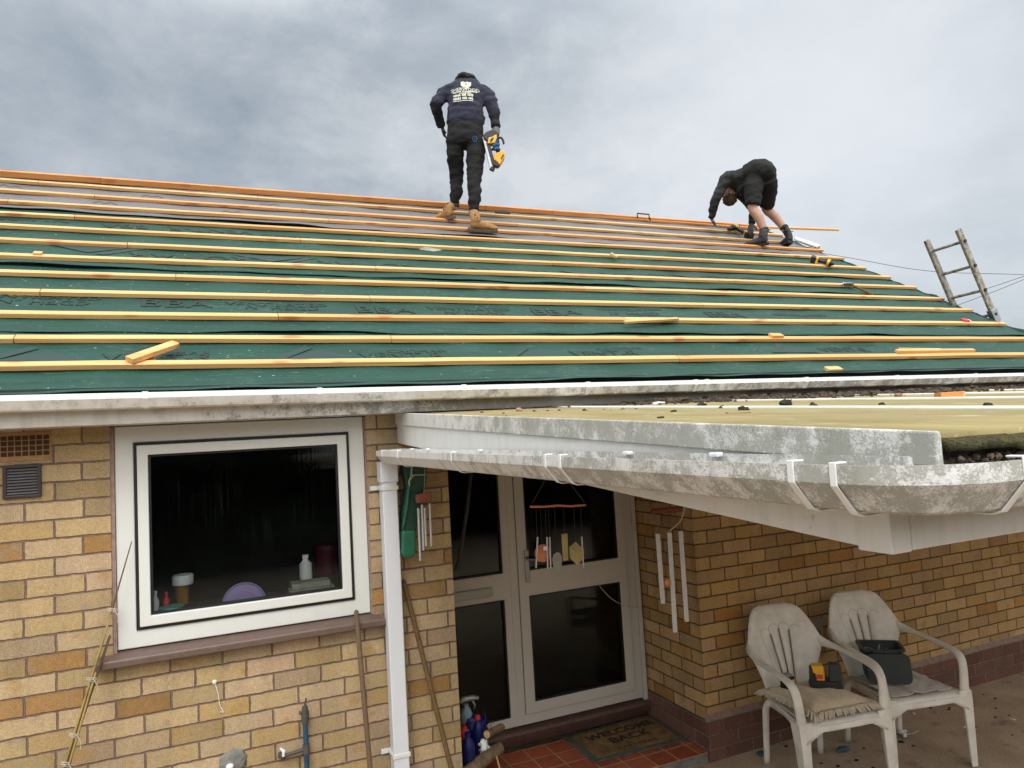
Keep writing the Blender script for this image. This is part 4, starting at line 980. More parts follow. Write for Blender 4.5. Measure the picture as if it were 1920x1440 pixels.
MB().add(hp_+[ctr]+[p+V((0, .008, 0)) for p in hp_], [(i, (i+1) % 6, 6) for i in range(6)]+[(7+i, 7+(i+1) % 6, (i+1) % 6, i) for i in range(6)]+[tuple(range(12, 6, -1))]).build('brass_hexagon', M['brass'], wd)

# ------------------------------------------------------------------ square tube chime at the porch corner
Y3 = -.24
wt = thing('wind_chime', 'wind chime of three long square aluminium tubes under a red bar at the porch corner', 'wind chime', oy(1262, 1185, Y3))
MB().tube([oy(1221, 960, Y3), oy(1224, 959, Y3), oy(1278, 954, Y3), oy(1281, 954, Y3)], [.009, .0165, .0165, .009], 12).build('red_bar', M['redwood'], wt, True)
for (x, y0, x2, y1) in ((1233, 1000, 1243, 1131), (1255, 998, 1266, 1185), (1276, 995, 1287.5, 1165)):
    a, b = oy(x, y0, Y3), oy(x2, y1, Y3)
    MB().bar(a, b, .026, .026, (.55, .83, 0)).build('square_tube', M['chime'], wt, bevel=.002)
    cyl(wt, 'cord', (x+(1250-x)*.45, 957), (x+1, y0+8), Y3-.001, .0011, 'dstring', 5)
MB().tube([oy(x, y, Y3-.03) for x, y in ((1283, 950), (1281, 962), (1275, 978), (1263, 989), (1254, 996))], .0045, 8, smooth=4).build('hanging_rope', M['string'], wt, True)
MB().ell(oy(1250, 1092, Y3), (.026, .026, .028), None, 14, 10).build('striker_ball', M['copper'], wt, True)
cyl(wt, 'cord', (1251, 1000), (1250, 1085), Y3, .001, 'dstring', 5); cyl(wt, 'cord', (1250, 1100), (1248, 1118), Y3, .001, 'dstring', 5)
# loose wire from the door to the side wall
a = oy(1121, 1093, D0-.02); pts = [a, oy(1130, 1106, D0-.06), oy(1146, 1122, D0-.10), oy(1168, 1134, D0-.12), ox(1206, 1141, XC-.003)]
tag(MB().tube(pts, .0022, 6, smooth=4).build('loose_wire', M['string'], None, True), 'thin pale wire drooping from the door to the side brickwork', 'wire')

# ------------------------------------------------------------------ clutter in the left corner of the porch
YC = .26
def blob(name, mat, label, cat, px, py, rx, rz, seed, yy=YC, group=None, bump=.35):
    c = oy(px, py, yy); s_ = (c-CAM).dot(_f)/FPX
    return tag(MB().ell(c, (rx*s_, rx*s_*.8, rz*s_), None, 16, 12, 0, bump, seed).build(name, M[mat], None, True), label, cat, group)
sb = thing('spray_bottle', 'pale blue spray bottle with a grey trigger head in the porch corner', 'spray bottle', oy(876, 1356, .40))
b0 = oy(876, 1362, .40); MB().lathe(b0, [(.028, 0), (.036, .01), (.036, .07), (.026, .10), (.014, .115), (.014, .13)], seg=16).build('bottle_body', M['pblue'], sb, True, autos=.8)
hd = b0+V((0, 0, .13)); hm = MB().tube([hd+V((-.035, 0, .01)), hd+V((-.02, 0, .028)), hd+V((.04, -.01, .032)), hd+V((.075, -.02, .026))], [.012, .018, .016, .010], 10); hm.tube([hd+V((.035, -.01, .02)), hd+V((.05, -.015, -.012)), hd+V((.045, -.01, -.035))], [.006, .006, .004], 8)
hm.build('trigger_head', M['pewter'], sb, True)
def bottle(px, py, hpx, rpx_, mat, label, yy=YC, capm=None):
    b_ = oy(px, py, yy); s_ = (b_-CAM).dot(_f)/FPX; r = rpx_*s_; H = hpx*s_
    o_ = thing('bottle', label, 'bottle', b_)
    MB().lathe(b_, [(r*.92, 0), (r, .01), (r, H*.6), (r*.75, H*.75), (r*.38, H*.85), (r*.38, H*.88)], seg=18).build('bottle_body', M[mat], o_, True, autos=.8)
    MB().lathe(b_+V((0, 0, H*.88)), [(r*.46, 0), (r*.46, H*.1), (r*.3, H*.12)], seg=14).build('bottle_cap', M[capm or mat], o_, True, autos=.8)
bottle(880, 1440, 66, 12, 'blue', 'royal blue plastic bottle standing front left in the porch corner clutter', .16)
bottle(899, 1412, 70, 11, 'blue', 'dark blue bottle with an orange cap behind the hanging log', .30, 'redp')
blob('plastic_bag', 'blue', 'crumpled navy plastic bag heaped at the back of the porch corner', 'bag', 893, 1366, 22, 24, 5, .38, None, .6)
blob('rag', 'white', 'small white rag tucked among the blue bottles in the corner', 'rag', 908, 1400, 9, 13, 8, .22, None, .7)
blob('rag', 'redp', 'orange-red scrap of cloth pressed against the wall edge in the corner', 'rag', 869, 1374, 9, 12, 6, .30, None, .7)
lf = thing('log_feeder', 'hanging bird feeder made of two sawn logs joined by cords', 'bird feeder', oy(905, 1440, .16))
def log(pa, ya, pb, yb, r):
    a, b = oy(pa[0], pa[1], ya), oy(pb[0], pb[1], yb); d = (b-a).normalized()
    n = 14; mb = MB().tube([a.lerp(b, i/n) for i in range(n+1)], [r*(1+.06*noise.noise(V((i*1.3, r*90, 0)))) for i in range(n+1)], 18)
    o_ = mb.build('log', M['bark'], lf, True, autos=.9)
    MB().lathe(a-d*.001, [(r*.93, 0), (r*.93, -.002)], ax=d, seg=18).build('cut_end', M['logend'], o_)
log((913, 1377), .17, (941, 1363), .26, .022); log((876, 1449), .10, (936, 1402), .24, .037)
for a, b in (((909, 1330), (913, 1377)), ((920, 1358), (922, 1372)), ((914, 1385), (912, 1425)), ((926, 1378), (925, 1405))): cyl(lf, 'cord', a, b, .17, .0016, 'dstring', 5)
cyl(lf, 'perch', (931, 1418), (938, 1446), .15, .005, 'logend', 8)
tag(MB().tube([oy(854, 1070, .40), oy(861, 1050, .40), oy(875, 960, .40), oy(884, 880, .40)], .012, 10).build('grey_pole', M['pipegrey'], None, True), 'dim grey pole standing behind the wall edge in the porch', 'pole')

# ------------------------------------------------------------------ outdoor socket
q = oy(1522, 1176, 0)
sk = thing('outdoor_socket', 'grey weatherproof socket box on the brick wall between the chair backs', 'socket', q)
MB().box(q+V((-.075, -.035, -.06)), q+V((.07, -.001, .055))).build('socket_box', M['socket'], sk, bevel=.006)
MB().prism([q+V((-.078, -.037, .045)), q+V((-.078, -.075, .035)), q+V((-.078, -.075, .042)), q+V((-.078, -.037, .060))], (.15, 0, 0)).build('socket_flap', M['socket'], sk, bevel=.002)
pl = MB().ell(q+V((-.03, -.062, -.022)), (.028, .03, .034), None, 14, 10); pl.tube([q+V((-.03, -.06, -.05)), q+V((-.03, -.065, -.13)), q+V((-.02, -.05, -.30)), q+V((.02, -.06, -.42)), q+V((.06, -.16, -.47))], .005, 8, smooth=5)
tag(pl.build('plug_and_cable', M['black'], None, True), 'black plug with its cable hanging down from the outdoor socket', 'plug')

# ------------------------------------------------------------------ garden chairs (one built, one copied)
def make_chair():
    t_ = thing('garden_chair', 'white plastic garden chair nearer the door with a fringed cream cushion', 'chair', (0, 0, 0), 0, 'white plastic garden chairs')
    HW = [(.40, .172), (.46, .182), (.52, .196), (.58, .218), (.63, .243), (.68, .256), (.72, .252), (.77, .232), (.82, .207), (.86, .184), (.885, .160), (.90, .125), (.906, .08)]
    def hw(z):
        for (a, b), (c_, d_) in zip(HW, HW[1:]):
            if z <= c_: return b+(d_-b)*(z-a)/(c_-a)
        return HW[-1][1]
    yb = lambda z: .185+.105*(z-.4)/.5+.03*((z-.4)/.5)**2
    slots = (-.058, 0.0, .058)
    us = [-1, -.92, -.8, -.68, -.55, -.42]
    nz_ = 40
    # columns: dense strips so three slots can be cut out
    cols = sorted(set([-1, -.93, -.82, -.7, -.58, -.46, -.34, -.26, .26, .34, .46, .58, .7, .82, .93, 1, -.14, .14, -.08, .08]))
    fan = lambda z: .55+.75*(z-.42)/.4
    def backpt(u, z):       # u -1..1
        x = u*hw(z); return V((x, yb(z)-.75*x*x, z))
    # slots drawn as absolute x, so use an x grid
    def xg(z):
        w_ = hw(z); k = fan(z); xs = []
        s_ = [a*k for a in slots]; e = .0062
        marks = [-w_, -w_*.96]+[-w_+(w_+s_[0]-e)*q_ for q_ in (.25, .5, .75)]+[s_[0]-e, s_[0]+e, (s_[0]+s_[1])/2, s_[1]-e, s_[1]+e, (s_[1]+s_[2])/2, s_[2]-e, s_[2]+e]+[s_[2]+e+(w_-s_[2]-e)*q_ for q_ in (.25, .5, .75)]+[w_*.96, w_]
        return marks
    NX = len(xg(.5))-1
    zs = [.405+(.906-.405)*(j/nz_) for j in range(nz_+1)]
    cut = {5, 8, 11}
    def fn(i, j):
        z = zs[j]; x = xg(z)[i]
        y = yb(z)-.75*x*x
        if i in (0, NX): y += .012
        if j >= nz_-1: y += .010*(j-nz_+2)
        return V((x, y, z))
    top = {5: .735, 8: .765, 11: .755}
    MB().grid(fn, NX, nz_, 0, lambda i, j: i in cut and .44 < zs[j] < top[i]).build('backrest', M['chair'], t_, True, solid=.006)
    # shallow outline of the fan panel
    gv = MB()
    for s0_, s1_ in ((-2.0, -1.0), (-1.0, 0), (0, 1.0), (1.0, 2.0)):
        pts = []
        for k in range(15):
            z = .47+(.78-.47)*k/14; x = .058*fan(z)*s0_; pts.append((x, z))
        for k in range(7):
            a = k/6; x = .058*fan(.79)*(s0_+(s1_-s0_)*a); pts.append((x, .78+.020*math.sin(math.pi*a)-(.018 if abs(s0_+s1_) > 2 else 0)))
        gv.tube([V((x, yb(z)-.75*x*x-.0035, z)) for x, z in pts], .0012, 4, cap=False)
    gv.build('back_groove', M['slot'], t_)
    for sx in (-1, 1):
        arm = MB().tube([(sx*.225, .262, .69), (sx*.252, .205, .675), (sx*.276, .10, .662), (sx*.287, -.06, .648), (sx*.286, -.19, .634), (sx*.282, -.245, .606), (sx*.276, -.266, .55), (sx*.268, -.270, .46), (sx*.262, -.272, .40)],
                        [(.016, .060), (.018, .032), (.022, .012), (.025, .010), (.027, .011), (.027, .014), (.026, .016), (.028, .018), (.032, .022)], 12, (1, 0, 0), 5)
        arm.build('armrest', M['chair'], t_, True)
        lg = MB()
        def sec(z, w_, d_, x, y): return [V((x-sx*0, y, z)), V((x-sx*w_, y, z)), V((x-sx*w_, y+.012, z)), V((x-sx*.014, y+.012, z)), V((x-sx*.014, y+d_, z)), V((x, y+d_, z))]
        st_ = [(.43, .085, .085, .296, -.292), (.40, .082, .083, .295, -.295), (.36, .066, .078, .294, -.297), (.30, .058, .07, .292, -.298), (.15, .050, .056, .288, -.300), (.0, .040, .044, .283, -.302)]
        vs = []; fs = []
        for z, w_, d_, x, y in st_: vs += sec(z, w_, d_, sx*x, y)
        for i in range(len(st_)-1):
            for k in range(6): fs.append((i*6+k, i*6+(k+1) % 6, i*6+6+(k+1) % 6, i*6+6+k))
        fs += [tuple(range(6)), tuple(range(len(vs)-6, len(vs)))]
        lg.add(vs, fs).build('leg', M['chair'], t_, bevel=.005)
        MB().tube([(sx*.150, .06, .392), (sx*.176, .145, .385), (sx*.186, .185, .345), (sx*.187, .200, .26), (sx*.189, .222, 0)], [(.012, .022), (.016, .024), (.022, .017), (.022, .014), (.019, .012)], 10, (1, 0, 0), 4).build('leg', M['chair'], t_, True)
    def seat(i, j):
        v = j/16; u = i/16*2-1; y = -.292+.495*v; w_ = .255-.085*v
        z = .418-.016*(1-u*u)*math.sin(math.pi*min(1, v*1.05))-.012*(v)
        if j == 0: z -= .018; y -= .002
        if abs(u) == 1: z += .006
        return V((u*w_, y, z))
    MB().grid(seat, 16, 16).build('seat', M['chair'], t_, True, solid=.007)
    def apron(i, j):
        u = i/20*2-1; d_ = .030+.055*max(0, abs(u)-.6)/.4; return V((u*.262, -.294-.004*j+.010*u*u, .405-d_*j/3))
    MB().grid(apron, 20, 3).build('front_apron', M['chair'], t_, True, solid=.006)
    for sx in (-1, 1):
        MB().grid(lambda i, j: V((sx*(.262-.085*i/10), -.27+.45*i/10, .415-(.035+.02*abs(i-5)/5)*j/2)), 10, 2).build('side_apron', M['chair'], t_, True, solid=.006)
    return t_
ch1 = make_chair()
ch2 = copy_tree(ch1); ch2['label'] = 'white plastic garden chair further right holding the dark caddy and towel'
ch1.location = (3.640, -.445, 0); ch1.rotation_euler = (0, 0, -.16)
ch2.location = (4.275, -.475, 0); ch2.rotation_euler = (0, 0, -.21)
def cw(ch, p): return Matrix.Translation(ch.location) @ Matrix.Rotation(ch.rotation_euler[2], 4, 'Z') @ V(p)
# cushion with a twisted fringe
cu = thing('cushion', 'cream scatter cushion with a thick twisted fringe on the left chair seat', 'cushion', cw(ch1, (0, -.05, .42)))
def cpt_(u, v, top):
    s_ = .215; k = (1-abs(u)**3.2)*(1-abs(v)**3.2); k = max(0, k)**.5
    pin = 1-.10*(1-u*u)*abs(v)**2 if True else 1
    x = u*s_*(1-.09*(1-v*v)); y = v*s_*(1-.09*(1-u*u))
    z = .452+.062*k*(1 if top else -.4)+.012*noise.noise(V((u*2, v*2, 5)))*k
    a = .12; return cw(ch1, (x*math.cos(a)-y*math.sin(a)-.012, x*math.sin(a)+y*math.cos(a)-.075, z+.016*max(0, -u)))
cm = MB(); cm.grid(lambda i, j: cpt_(i/20*2-1, j/20*2-1, True), 20, 20); cm.grid(lambda i, j: cpt_(i/20*2-1, j/20*2-1, False), 20, 20)
blend(cm, 'cushion_body', [M['cushion']], cu, .010, 3, .006, 12)
fm = MB()
for e_ in range(4):
    for k in range(34):
        tt = (k+.5)/34*2-1; u, v = ((tt, -1), (1, tt), (-tt, 1), (-1, -tt))[e_]
        a = cpt_(u*.97, v*.97, True); b = cpt_(u*1.13, v*1.13, False)+V((0, 0, -.012+random.uniform(-.004, .004))); b += V((random.uniform(-.006, .006), random.uniform(-.006, .006), 0))
        fm.tube([a, a.lerp(b, .5)+V((0, 0, .010)), b], [.0062, .0065, .005], 6)
fm.build('fringe', M['fringe'], cu, True)
# battery charger with battery, and a second battery
def frame_at(ch, p, rz):
    c = cw(ch, p); a = ch.rotation_euler[2]+rz; X = V((math.cos(a), math.sin(a), 0)); Y = V((-math.sin(a), math.cos(a), 0)); return c, X, Y
c, X, Y = frame_at(ch1, (.06, -.06, .512), -.5)
bc = thing('battery_charger', 'black battery charger holding a yellow and black tool battery on the cushion', 'charger', c)
Zv = V((0, 0, 1))
MB().obox(c+Zv*.022, (X, Y, Zv), (.09, .05, .020), 0, .9).build('charger_base', M['black'], bc, bevel=.006)
MB().obox(c+X*.055+Zv*.085, (X, Y, Zv), (.036, .040, .048), 0, .85).build('charger_head', M['caddy'], bc, bevel=.006)
bt_ = MB().obox(c-X*.04+Zv*.082, (X, Y, Zv), (.036, .036, .042), 0, .9).build('battery_pack', M['yellow'], bc, bevel=.008)
MB().obox(c-X*.066+Zv*.075, (X, Y, Zv), (.018, .039, .038), 0, .8).build('battery_latch', M['black'], bt_, bevel=.006)
MB().obox(c-X*.034-Y*.037+Zv*.065, (X, Y, Zv), (.018, .0015, .012)).build('battery_label', M['redp'], bt_)
c2, X2, Y2_ = frame_at(ch1, (-.135, .02, .50), .3)
b2 = thing('tool_battery', 'small black tool battery tucked under the left chair armrest', 'battery', c2)
MB().obox(c2+Zv*.035, (X2, Y2_, Zv), (.038, .03, .036), 0, .85).build('battery_pack', M['black'], b2, bevel=.006)
MB().obox(c2+Zv*.035-Y2_*.031+X2*.01, (X2, Y2_, Zv), (.010, .002, .022)).build('battery_label', M['offcut'], b2)
MB().obox(c2+Zv*.078, (X2, Y2_, Zv), (.022, .02, .009)).build('battery_terminal', M['pewter'], b2, bevel=.003)
# towel and caddy on the other chair
tw = thing('towel', 'crumpled off-white towel spread under the caddy on the right chair', 'towel', cw(ch2, (0, -.05, .42)))
def twf(i, j):
    u = i/36*2-1; v = j/30*2-1
    x = u*.205+.02*noise.noise(V((v*2, 1, 0))); y = -.045+v*.185+.03*noise.noise(V((u*2, 4, 0)))
    z = .424+.020*max(0, noise.noise(V((u*3.2, v*2.6, 8))))+.012*abs(noise.noise(V((u*7, v*6, 3))))+.02*max(0, abs(u)-.8)
    return cw(ch2, (x+.01, y, z))
MB().grid(twf, 36, 30).build('towel_cloth', M['towel'], tw, True, solid=.004)
c, X, Y = frame_at(ch2, (-.03, .045, .444), -.46)
ca = thing('food_caddy', 'dark grey kitchen caddy with its lid hanging open on the right chair', 'caddy', c)
def ring(hx, hy, z, r=.03, n=5):
    pts = []
    for sx_, sy_, a0 in ((1, 1, 0), (-1, 1, 1), (-1, -1, 2), (1, -1, 3)):
        for k in range(n): a = (a0+k/(n-1))*math.pi/2; pts.append(c+X*(sx_*(hx-r)+r*math.cos(a))+Y*(sy_*(hy-r)+r*math.sin(a))+Zv*z)
    return pts
def loft(rings, mb=None, cap0=True, cap1=False):
    mb = mb or MB(); n = len(rings[0]); vs = [p for r_ in rings for p in r_]; fs = []
    for i in range(len(rings)-1):
        for k in range(n): fs.append((i*n+k, i*n+(k+1) % n, (i+1)*n+(k+1) % n, (i+1)*n+k))
    if cap0: fs.append(tuple(range(n-1, -1, -1)))
    if cap1: fs.append(tuple(range((len(rings)-1)*n, len(rings)*n)))
    return mb.add(vs, fs)
loft([ring(.098, .082, 0), ring(.116, .098, .175), ring(.126, .108, .177), ring(.126, .108, .190), ring(.110, .092, .190), ring(.094, .078, .02), ring(.09, .07, .018)], cap1=True).build('caddy_bin', M['caddy'], ca, True, autos=.6)
MB().bar(c-X*.068-Y*.122+Zv*.182, c+X*.068-Y*.122+Zv*.182, .020, .016).build('hinge_bar', M['caddy'], ca, bevel=.005)
dn = (Zv*-1-Y*.16).normalized(); nn = dn.cross(X).normalized()
lo_ = c-Y*.128+Zv*.172
def lring(hx, h0, h1, off, r=.035, n=5):
    pts = []; cy = (h0+h1)/2; hy = (h1-h0)/2
    for sx_, sy_, a0 in ((1, 1, 0), (-1, 1, 1), (-1, -1, 2), (1, -1, 3)):
        for k in range(n): a = (a0+k/(n-1))*math.pi/2; pts.append(lo_+X*(.012+sx_*(hx-r)+r*math.cos(a))+dn*(cy+sy_*(hy-r)+r*math.sin(a))+nn*off)
    return pts
loft([lring(.122, 0, .170, .008), lring(.124, -.002, .172, 0), lring(.124, -.002, .172, -.010), lring(.115, .007, .163, -.014), lring(.107, .015, .155, -.010)], cap1=True).build('caddy_lid', M['caddy'], ca, True, autos=.5)
wst = MB()
for k in range(16): p_ = c+X*random.uniform(-.09, .09)+Y*random.uniform(-.07, .07)+Zv*random.uniform(.135, .16); wst.tube([p_, p_+V((random.uniform(-.04, .04), random.uniform(-.04, .04), random.uniform(.0, .03)))], .004, 5)
tag(wst.build('kitchen_scraps', M['pewter'], None), 'pale vegetable scraps showing in the open caddy', 'scraps', kind='stuff')

# ------------------------------------------------------------------ litter on the patio
def gpt(x, y): q = oz(x, y, 0.004); return q
LG = 'litter scraps on the patio'
for i, (x, y, r) in enumerate([(1474, 1399, 6), (1571, 1436, 7), (1606, 1425, 7), (1540, 1431, 5), (1745, 1327, 5), (1780, 1327, 4), (1779, 1330, 4), (1690, 1391, 8), (1713, 1398, 5), (1867, 1328, 4), (1892, 1341, 4), (1866, 1345, 4), (1829, 1363, 5), (1815, 1377, 3), (1844, 1302, 4), (1866, 1309, 4), (1620, 1403, 5), (1898, 1378, 4), (1655, 1370, 4), (1668, 1402, 4), (1637, 1440, 6)]):
    q = gpt(x, y); rr = r*.5*(q-CAM).dot(_f)/FPX
    o_ = MB().ell(q, (rr*1.2, rr, rr*.35), None, 9, 6, 0, .8, i+5).build('litter_scrap', M['scrap'], None); tag(o_, 'tiny black scrap of debris on the concrete around the chairs', 'scrap', LG)
for i, (x, y, lab) in enumerate([(1664, 1365, 'white cigarette end between the legs of the right chair'), (1818, 1318, 'white cigarette end on the concrete, topmost of those right of the chairs'), (1899, 1350, 'white cigarette end farthest right on the patio'), (1810, 1364, 'white cigarette end lowest on the open concrete right of the chairs'), (1712, 1338, 'tiny white fragment under the right chair seat')]):
    q = gpt(x, y); a = i*1.1; dv = V((math.cos(a), math.sin(a), 0))*.016
    tag(MB().tube([q-dv+V((0, 0, .004)), q+dv+V((0, 0, .004))], .0042, 7).build('cigarette_end', M['butt'], None, True), lab, 'cigarette end')
q = gpt(1693, 1378); pm = MB()
for k in range(5): pm.ell(q+V((random.uniform(-.05, .05), random.uniform(-.03, .03), .008)), (.018, .014, .010), None, 8, 6, 0, .7, k)
pm.tube([q+V((.0, -.02, .01)), q+V((.06, -.03, .008)), q+V((.12, -.02, .008))], .004, 6)
tag(blend(pm, 'crumpled_tissue', [M['butt']], None, .006, 2), 'crumpled white tissue by the back leg of the right chair', 'tissue')
q = gpt(1581, 1407); tag(MB().ell(q+V((0, 0, .008)), (.055, .022, .014), None, 12, 8, 0, .4, 3).build('peg', M['tealscrap'], None, True), 'flattened teal plastic scrap under the left chair', 'plastic scrap')
q = gpt(1430, 1414); tag(MB().ell(q+V((0, 0, .006)), (.04, .03, .010), None, 12, 8, 0, .6, 9).build('peg', M['tealscrap'], None, True), 'dull teal scrap beside the back leg of the left chair', 'plastic scrap')
# hedge out of view across the garden, added to reflect dark and block low sky
hm_ = MB()
for k in range(3600):
    x = random.uniform(-14, 12); z = random.uniform(0, 3.4); y = -9.5+random.uniform(-.5, .5)-.25*z*0
    n_ = V((random.uniform(-1, 1), random.uniform(-.2, 1), random.uniform(-.6, 1))).normalized(); a = n_.orthogonal().normalized(); b = n_.cross(a); s_ = random.uniform(.12, .28)
    hm_.add([V((x, y, z))+a*s_, V((x, y, z))+b*s_*.6, V((x, y, z))-a*s_, V((x, y, z))-b*s_*.6], [(0, 1, 2, 3)])
hm_.box((-14, -10.2, 0), (12, -9.9, 3.2))
tag(hm_.build('hedge', M['hedge'], None), 'dark garden hedge out of view, added to reflect in the glass and block low sky', 'hedge', kind='stuff')
# ------------------------------------------------------------------ people
def hand(mb, wrist, d, nrm, curl=.5, L=.185, flip=1):
    """palm, four bent fingers of different length and a thumb; nrm points out of the back of the hand"""
    d = V(d).normalized(); nrm = V(nrm); nrm = (nrm-d*nrm.dot(d)).normalized(); s = d.cross(nrm)*flip
    k = L/.185; pc = wrist+d*.05*k
    mb.tube([wrist-d*.02, wrist+d*.015*k, wrist+d*.05*k, wrist+d*.09*k], [(.024*k, .020*k), (.032*k, .018*k), (.040*k, .017*k), (.040*k, .014*k)], 12, s)
    for i, (off, ln, r) in enumerate(((-.030, .078, .0092), (-.010, .088, .0098), (.011, .082, .0095), (.030, .064, .0085))):
        p = wrist+d*.085*k+s*off*k; a = 0.0; pts = [p-d*.02*k]; dd = d
        for seg, f in enumerate((.42, .33, .25)):
            a += curl*(.9 if seg else .6)*(1+.12*i)
            dd = d*math.cos(a)-nrm*math.sin(a); pts.append(p); p = p+dd*ln*f*k
        pts.append(p); mb.tube(pts, [r*k]*2+[r*.95*k, r*.9*k, r*.75*k][:len(pts)-2], 8)
    t0 = wrist+d*.025*k-s*.030*k; t1 = t0+(d*.6-s*.7-nrm*.25).normalized()*.042*k; t2 = t1+(d*.85-s*.1-nrm*.6*min(1, curl+.2)).normalized()*.034*k
    mb.tube([t0-s*-.012, t0, t1, t2], [.012*k, .013*k, .011*k, .008*k], 8)
def person_frame(foot):
    hd_ = V((foot.x-CAM.x, foot.y-CAM.y, 0)).normalized(); rt = V((hd_.y, -hd_.x, 0)); c0 = foot.dot(hd_)
    J = lambda px, py, dd=0.0: on(px, py, hd_, c0+dd)
    return hd_, rt, J
def boot(parent, heel, toe_dir, L, ank, mats, name='boot'):
    """heel = back of the sole on the roof, toe_dir along the slope, ank = ankle point"""
    td = V(toe_dir).normalized(); sd = td.cross(EN).normalized(); up = sd.cross(td).normalized()
    mb = MB(); h0 = heel
    mb.tube([h0+td*.02+up*.05, h0+td*.07+up*.062, h0+td*L*.55+up*.055, h0+td*L*.82+up*.042, h0+td*L*.97+up*.036], [(.036, .042), (.043, .048), (.045, .040), (.047, .033), (.030, .022)], 12, sd, 3)
    mb.tube([h0+td*.055+up*.04, h0+td*.06+up*.10, ank.lerp(h0+td*.06+up*.12, .3), ank], [(.042, .052), (.043, .052), (.046, .052), (.046, .050)], 12, sd, 2)
    bt = blend(mb, name, [M[mats[0]]], parent, .010, 3, .004, 22)
    so_ = []
    prof = [(0, .034), (.05, .040), (.12, .038), (.19, .047), (.25, .046), (.29, .030), (.30, .0)]
    k = L/.30
    out = [(a*k, b) for a, b in prof]+[(a*k, -b) for a, b in reversed(prof[:-1])]
    sm_ = MB().prism([h0+td*a+sd*b-up*.002 for a, b in out], up*.032); sm_.build('sole', M[mats[1]], bt, bevel=.005)
    lc = MB()
    for q_ in range(4): c_ = h0+td*(L*.40-.028*q_)+up*(.085+.024*q_); lc.tube([c_-sd*.036-td*.004, c_+td*.012+up*.008, c_+sd*.036-td*.004], .0045, 6)
    lc.build('laces', M['dstring'], bt, True)
    return bt

# ---- the roofer standing with the nail gun
fx, fs_ = rpx(897, 431, .03); foot = RP(fx, fs_, .026)
h1, r1, J = person_frame(foot); UZ = V((0, 0, 1))
p1 = thing('person', 'person standing on the roof in navy sweatshirt and black trousers, holding a nail gun', 'person', foot)
lf_x, lf_s = rpx(846, 410, .03); lfoot = RP(lf_x, lf_s, .026); ddL = (lfoot-foot).dot(h1)
hipL, hipR = J(853, 256, .13), J(893, 257, .10)
kneeL, kneeR = J(856, 333, ddL-.02), J(889, 338, .05)
ankL, ankR = J(852.5, 387, ddL+.0), J(888, 401, .0)
chest, waist, pelvis = J(873, 180, .17), J(873, 226, .13), J(873, 252, .12)
shL, shR = J(838, 168, .20), J(909, 170, .18)
elL, wrL = J(817, 196, .12), J(829, 238, .28)
elR, wrR = J(924, 204, .12), J(930, 243, .10)
headc = J(869, 166, .38)
body = MB()
body.tube([pelvis, waist, chest, J(872, 160, .22), J(871, 152, .27), headc], [(.15, .10), (.14, .095), (.16, .10), (.09, .08), (.055, .058), (.06, .07)], 14, r1, 3)
body.ell(headc, (.078, .098, .112), (r1, (h1*.5-UZ*.86), (h1*.86+UZ*.5)), 16, 12)
body.ell(headc+h1*.09-UZ*.03, (.014, .02, .02)); body.ell(headc-r1*.08, (.012, .02, .03)); body.ell(headc+r1*.08, (.012, .02, .03))
LEGL = [J(853, 262, .125), J(854, 292, .15), kneeL, J(855, 360, ddL-.03), ankL+UZ*.03]; LEGR = [J(892, 262, .11), J(892, 292, .09), kneeR, J(890, 370, .01), ankR+UZ*.03]
for q_ in (LEGL, LEGR): body.tube(q_+[q_[-1]-UZ*.07], [.070, .058, .044, .040, .034, .034], 12, r1, 3)
for a, b, c_ in ((shL, elL, wrL), (shR, elR, wrR)): body.tube([a, b, c_], [.046, .037, .026], 10)
blend(body, 'body', [M['skin']], p1, .014, 4)
hb_ = MB(); hb_.ell(headc+UZ*.012, (.083, .103, .115), (r1, (h1*.5-UZ*.86), (h1*.86+UZ*.5)), 16, 12)
blend(hb_, 'hair', [M['hair']], p1, .012, 2, .01, 30)
sw_ = MB()
sw_.tube([J(873, 238, .13), J(873, 231, .13), J(873, 222, .13), J(873, 204, .14), J(873, 184, .16), J(873, 166, .19), J(872, 156, .22), J(871, 148, .25)],
         [(.172, .118), (.198, .135), (.194, .13), (.180, .125), (.180, .122), (.178, .105), (.125, .085), (.072, .07)], 20, r1, 3)
sw_.tube([J(856, 170, .19), J(842, 171, .19), J(829, 181, .16), elL, J(821, 214, .20), wrL], [.066, .076, .070, .062, .055, .046], 14, None, 3)
sw_.tube([J(890, 171, .18), J(904, 172, .18), J(917, 185, .15), elR, J(928, 222, .11), wrR+UZ*.02], [.066, .078, .072, .064, .056, .046], 14, None, 3)
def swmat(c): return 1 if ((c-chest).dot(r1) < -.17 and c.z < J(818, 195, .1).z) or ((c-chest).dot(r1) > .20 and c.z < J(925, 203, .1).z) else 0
top1 = blend(sw_, 'sweatshirt', [M['navy'], M['navysl']], p1, .011, 10, .014, 11, 3, swmat)
hd1 = MB(); hd1.tube([J(854, 153, .19), J(862, 145, .17), J(872, 143, .155), J(884, 146, .17), J(893, 154, .19)], [(.022, .03), (.034, .045), (.040, .055), (.034, .045), (.02, .03)], 12, UZ, 3)
hd1.tube([J(860, 147, .20), J(869, 142, .19), J(880, 145, .20)], [.025, .034, .025], 10, None, 3)
blend(hd1, 'hood', [M['hood']], p1, .010, 3, .012, 14)
tr = MB()
tr.tube([J(872, 233, .13), J(872, 246, .125), J(872, 262, .12), J(872, 276, .12)], [(.182, .125), (.186, .135), (.190, .14), (.172, .12)], 18, r1, 3)
tr.tube(LEGL, [.098, .090, .072, .064, .052], 14, r1, 3)
tr.tube(LEGR, [.102, .094, .076, .066, .054], 14, r1, 3)
blend(tr, 'trousers', [M['trous']], p1, .011, 9, .014, 11, 7)
